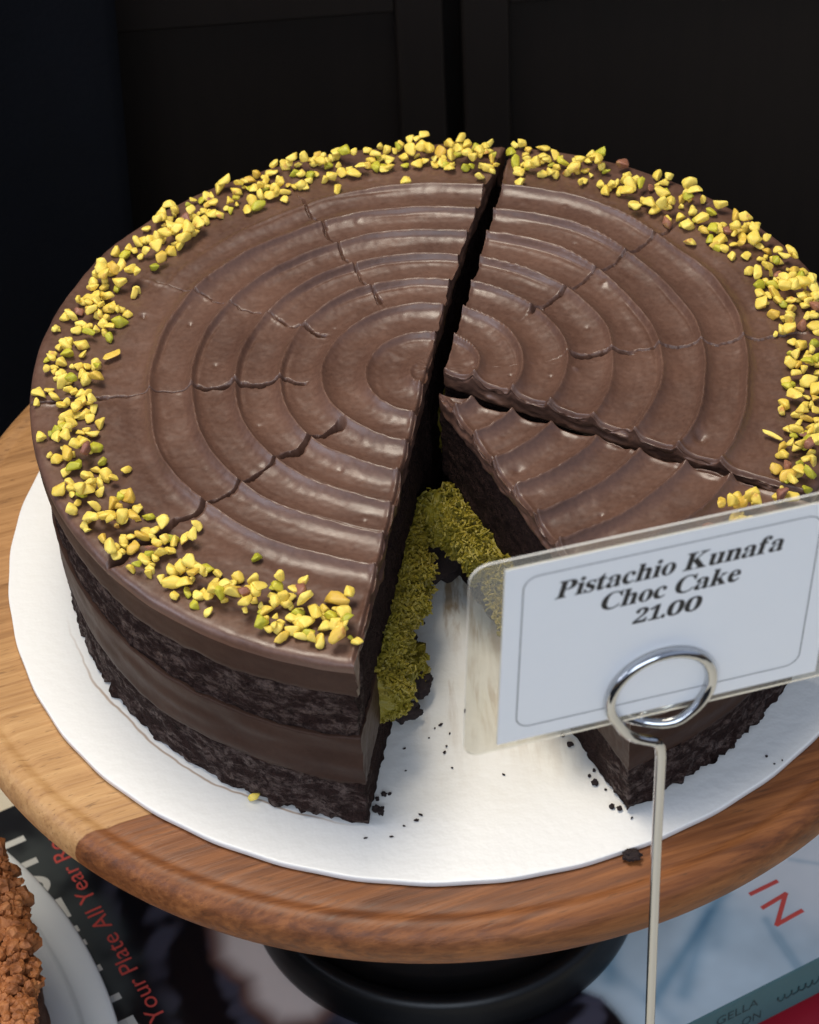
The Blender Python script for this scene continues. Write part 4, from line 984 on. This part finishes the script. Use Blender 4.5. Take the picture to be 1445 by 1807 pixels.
# smooth the path
for _ in range(2): pts = [pts[0]] + [(pts[k - 1] + pts[k] * 2 + pts[k + 1]) / 4 for k in range(1, len(pts) - 1)] + [pts[-1]]
MB().tube(pts, .0105, 14).build('wire', M['chrome'], hold, True)
MB().lathe([(.0001, ZT + .001), (.26, ZT + .001), (.268, ZT + .008), (.262, ZT + .018), (.20, ZT + .027), (.03, ZT + .034), (.0001, ZT + .034)], 64, foot.x, foot.y).build('base', M['chrome'], hold, True)

# ------------------------------------------------------------------ crumble cake on a white plate at the left
PCX, PCY = -2.444, -.975
pl = empty('white_plate', (PCX, PCY, BK), 'white round plate under the crumble topped cake at the left edge', 'plate')
zr = -1.22
MB().lathe([(.0001, zr - .022), (1.420, zr - .020), (1.433, zr - .016), (1.438, zr - .006), (1.446, zr + .0), (1.512, zr + .002), (1.524, zr - .001), (1.529, zr - .008), (1.524, zr - .018), (1.49, zr - .035), (1.2, zr - .075), (.9, BK + .012), (.9, BK + .002), (.0001, BK + .002)], 200, PCX, PCY).build('dish', M['plate'], pl, True)
cz = empty('crumble_cake', (PCX, PCY, zr - .02), 'golden brown crumble topped cake on the white plate', 'cake')
rg = np.random.default_rng(77)
CR, CT = 1.345, -.665
th = np.linspace(0, 2 * np.pi, 721)[:-1]; zz = np.linspace(zr - .0195, CT, 44)
T, Z = np.meshgrid(th, zz, indexing='ij'); rr = CR + .012 * fbm(np.cos(T) * 20, np.sin(T) * 20, Z * 20, 3)
V = np.stack([PCX + rr * np.cos(T), PCY + rr * np.sin(T), Z], -1).reshape(-1, 3); n2 = len(zz)
a, b = np.meshgrid(np.arange(720), np.arange(n2 - 1), indexing='ij'); F = np.stack([(a * n2 + b).ravel(), (((a + 1) % 720) * n2 + b).ravel(), (((a + 1) % 720) * n2 + b + 1).ravel(), (a * n2 + b + 1).ravel()], -1)
mesh('side', V, F, plain('baked_cake_side', (0.085, 0.034, 0.018), 0.8, 0.35, 16, 0.8), cz)
# crumble topping: a rough bed and many clumps
g = np.linspace(0, 1, 200); th2 = np.linspace(R(-70), R(60), 420)
RR, TT = np.meshgrid(.35 + .65 * g, th2, indexing='ij'); X = PCX + RR * CR * np.cos(TT); Y = PCY + RR * CR * np.sin(TT)
Zt = CT + .010 + .035 * fbm(X * 6, Y * 6, 0 * X, 4) - .03 * sst(.96, 1, RR)
V = np.stack([X, Y, Zt], -1).reshape(-1, 3); a, b = np.meshgrid(np.arange(199), np.arange(419), indexing='ij'); q = (a * 420 + b).ravel(); F = np.stack([q, q + 420, q + 421, q + 1], -1)
bed = mesh('crumble_topping', V, F, M['crumble'], cz)
cl = MB()
ico = bmesh.new(); bmesh.ops.create_icosphere(ico, subdivisions=2, radius=1.0); IV = np.array([tuple(v.co) for v in ico.verts]); IF = [[v.index for v in f.verts] for f in ico.faces]; ico.free()
for k in range(6500):
    a = R(rg.uniform(-62, 52)); r = CR * math.sqrt(rg.uniform(.66, 1.012)); s = rg.uniform(.006, .018) * (1 if rg.random() < .9 else 1.8)
    kf = 1 + .40 * fbm(IV[:, 0] * 1.4 + k, IV[:, 1] * 1.4, IV[:, 2] * 1.4, 3) + .28 * pn(IV[:, 0] * 4 + k, IV[:, 1] * 4, IV[:, 2] * 4)
    z = CT + .012 + rg.uniform(-.010, .038) - (.05 * rg.random() if r > CR * .985 else 0)
    cl.add(IV * kf[:, None] * s * rg.uniform(.75, 1.2, 3) + np.array([PCX + r * math.cos(a), PCY + r * math.sin(a), z]), IF)
cl.build('crumble_clumps', M['crumble'], bed, False)
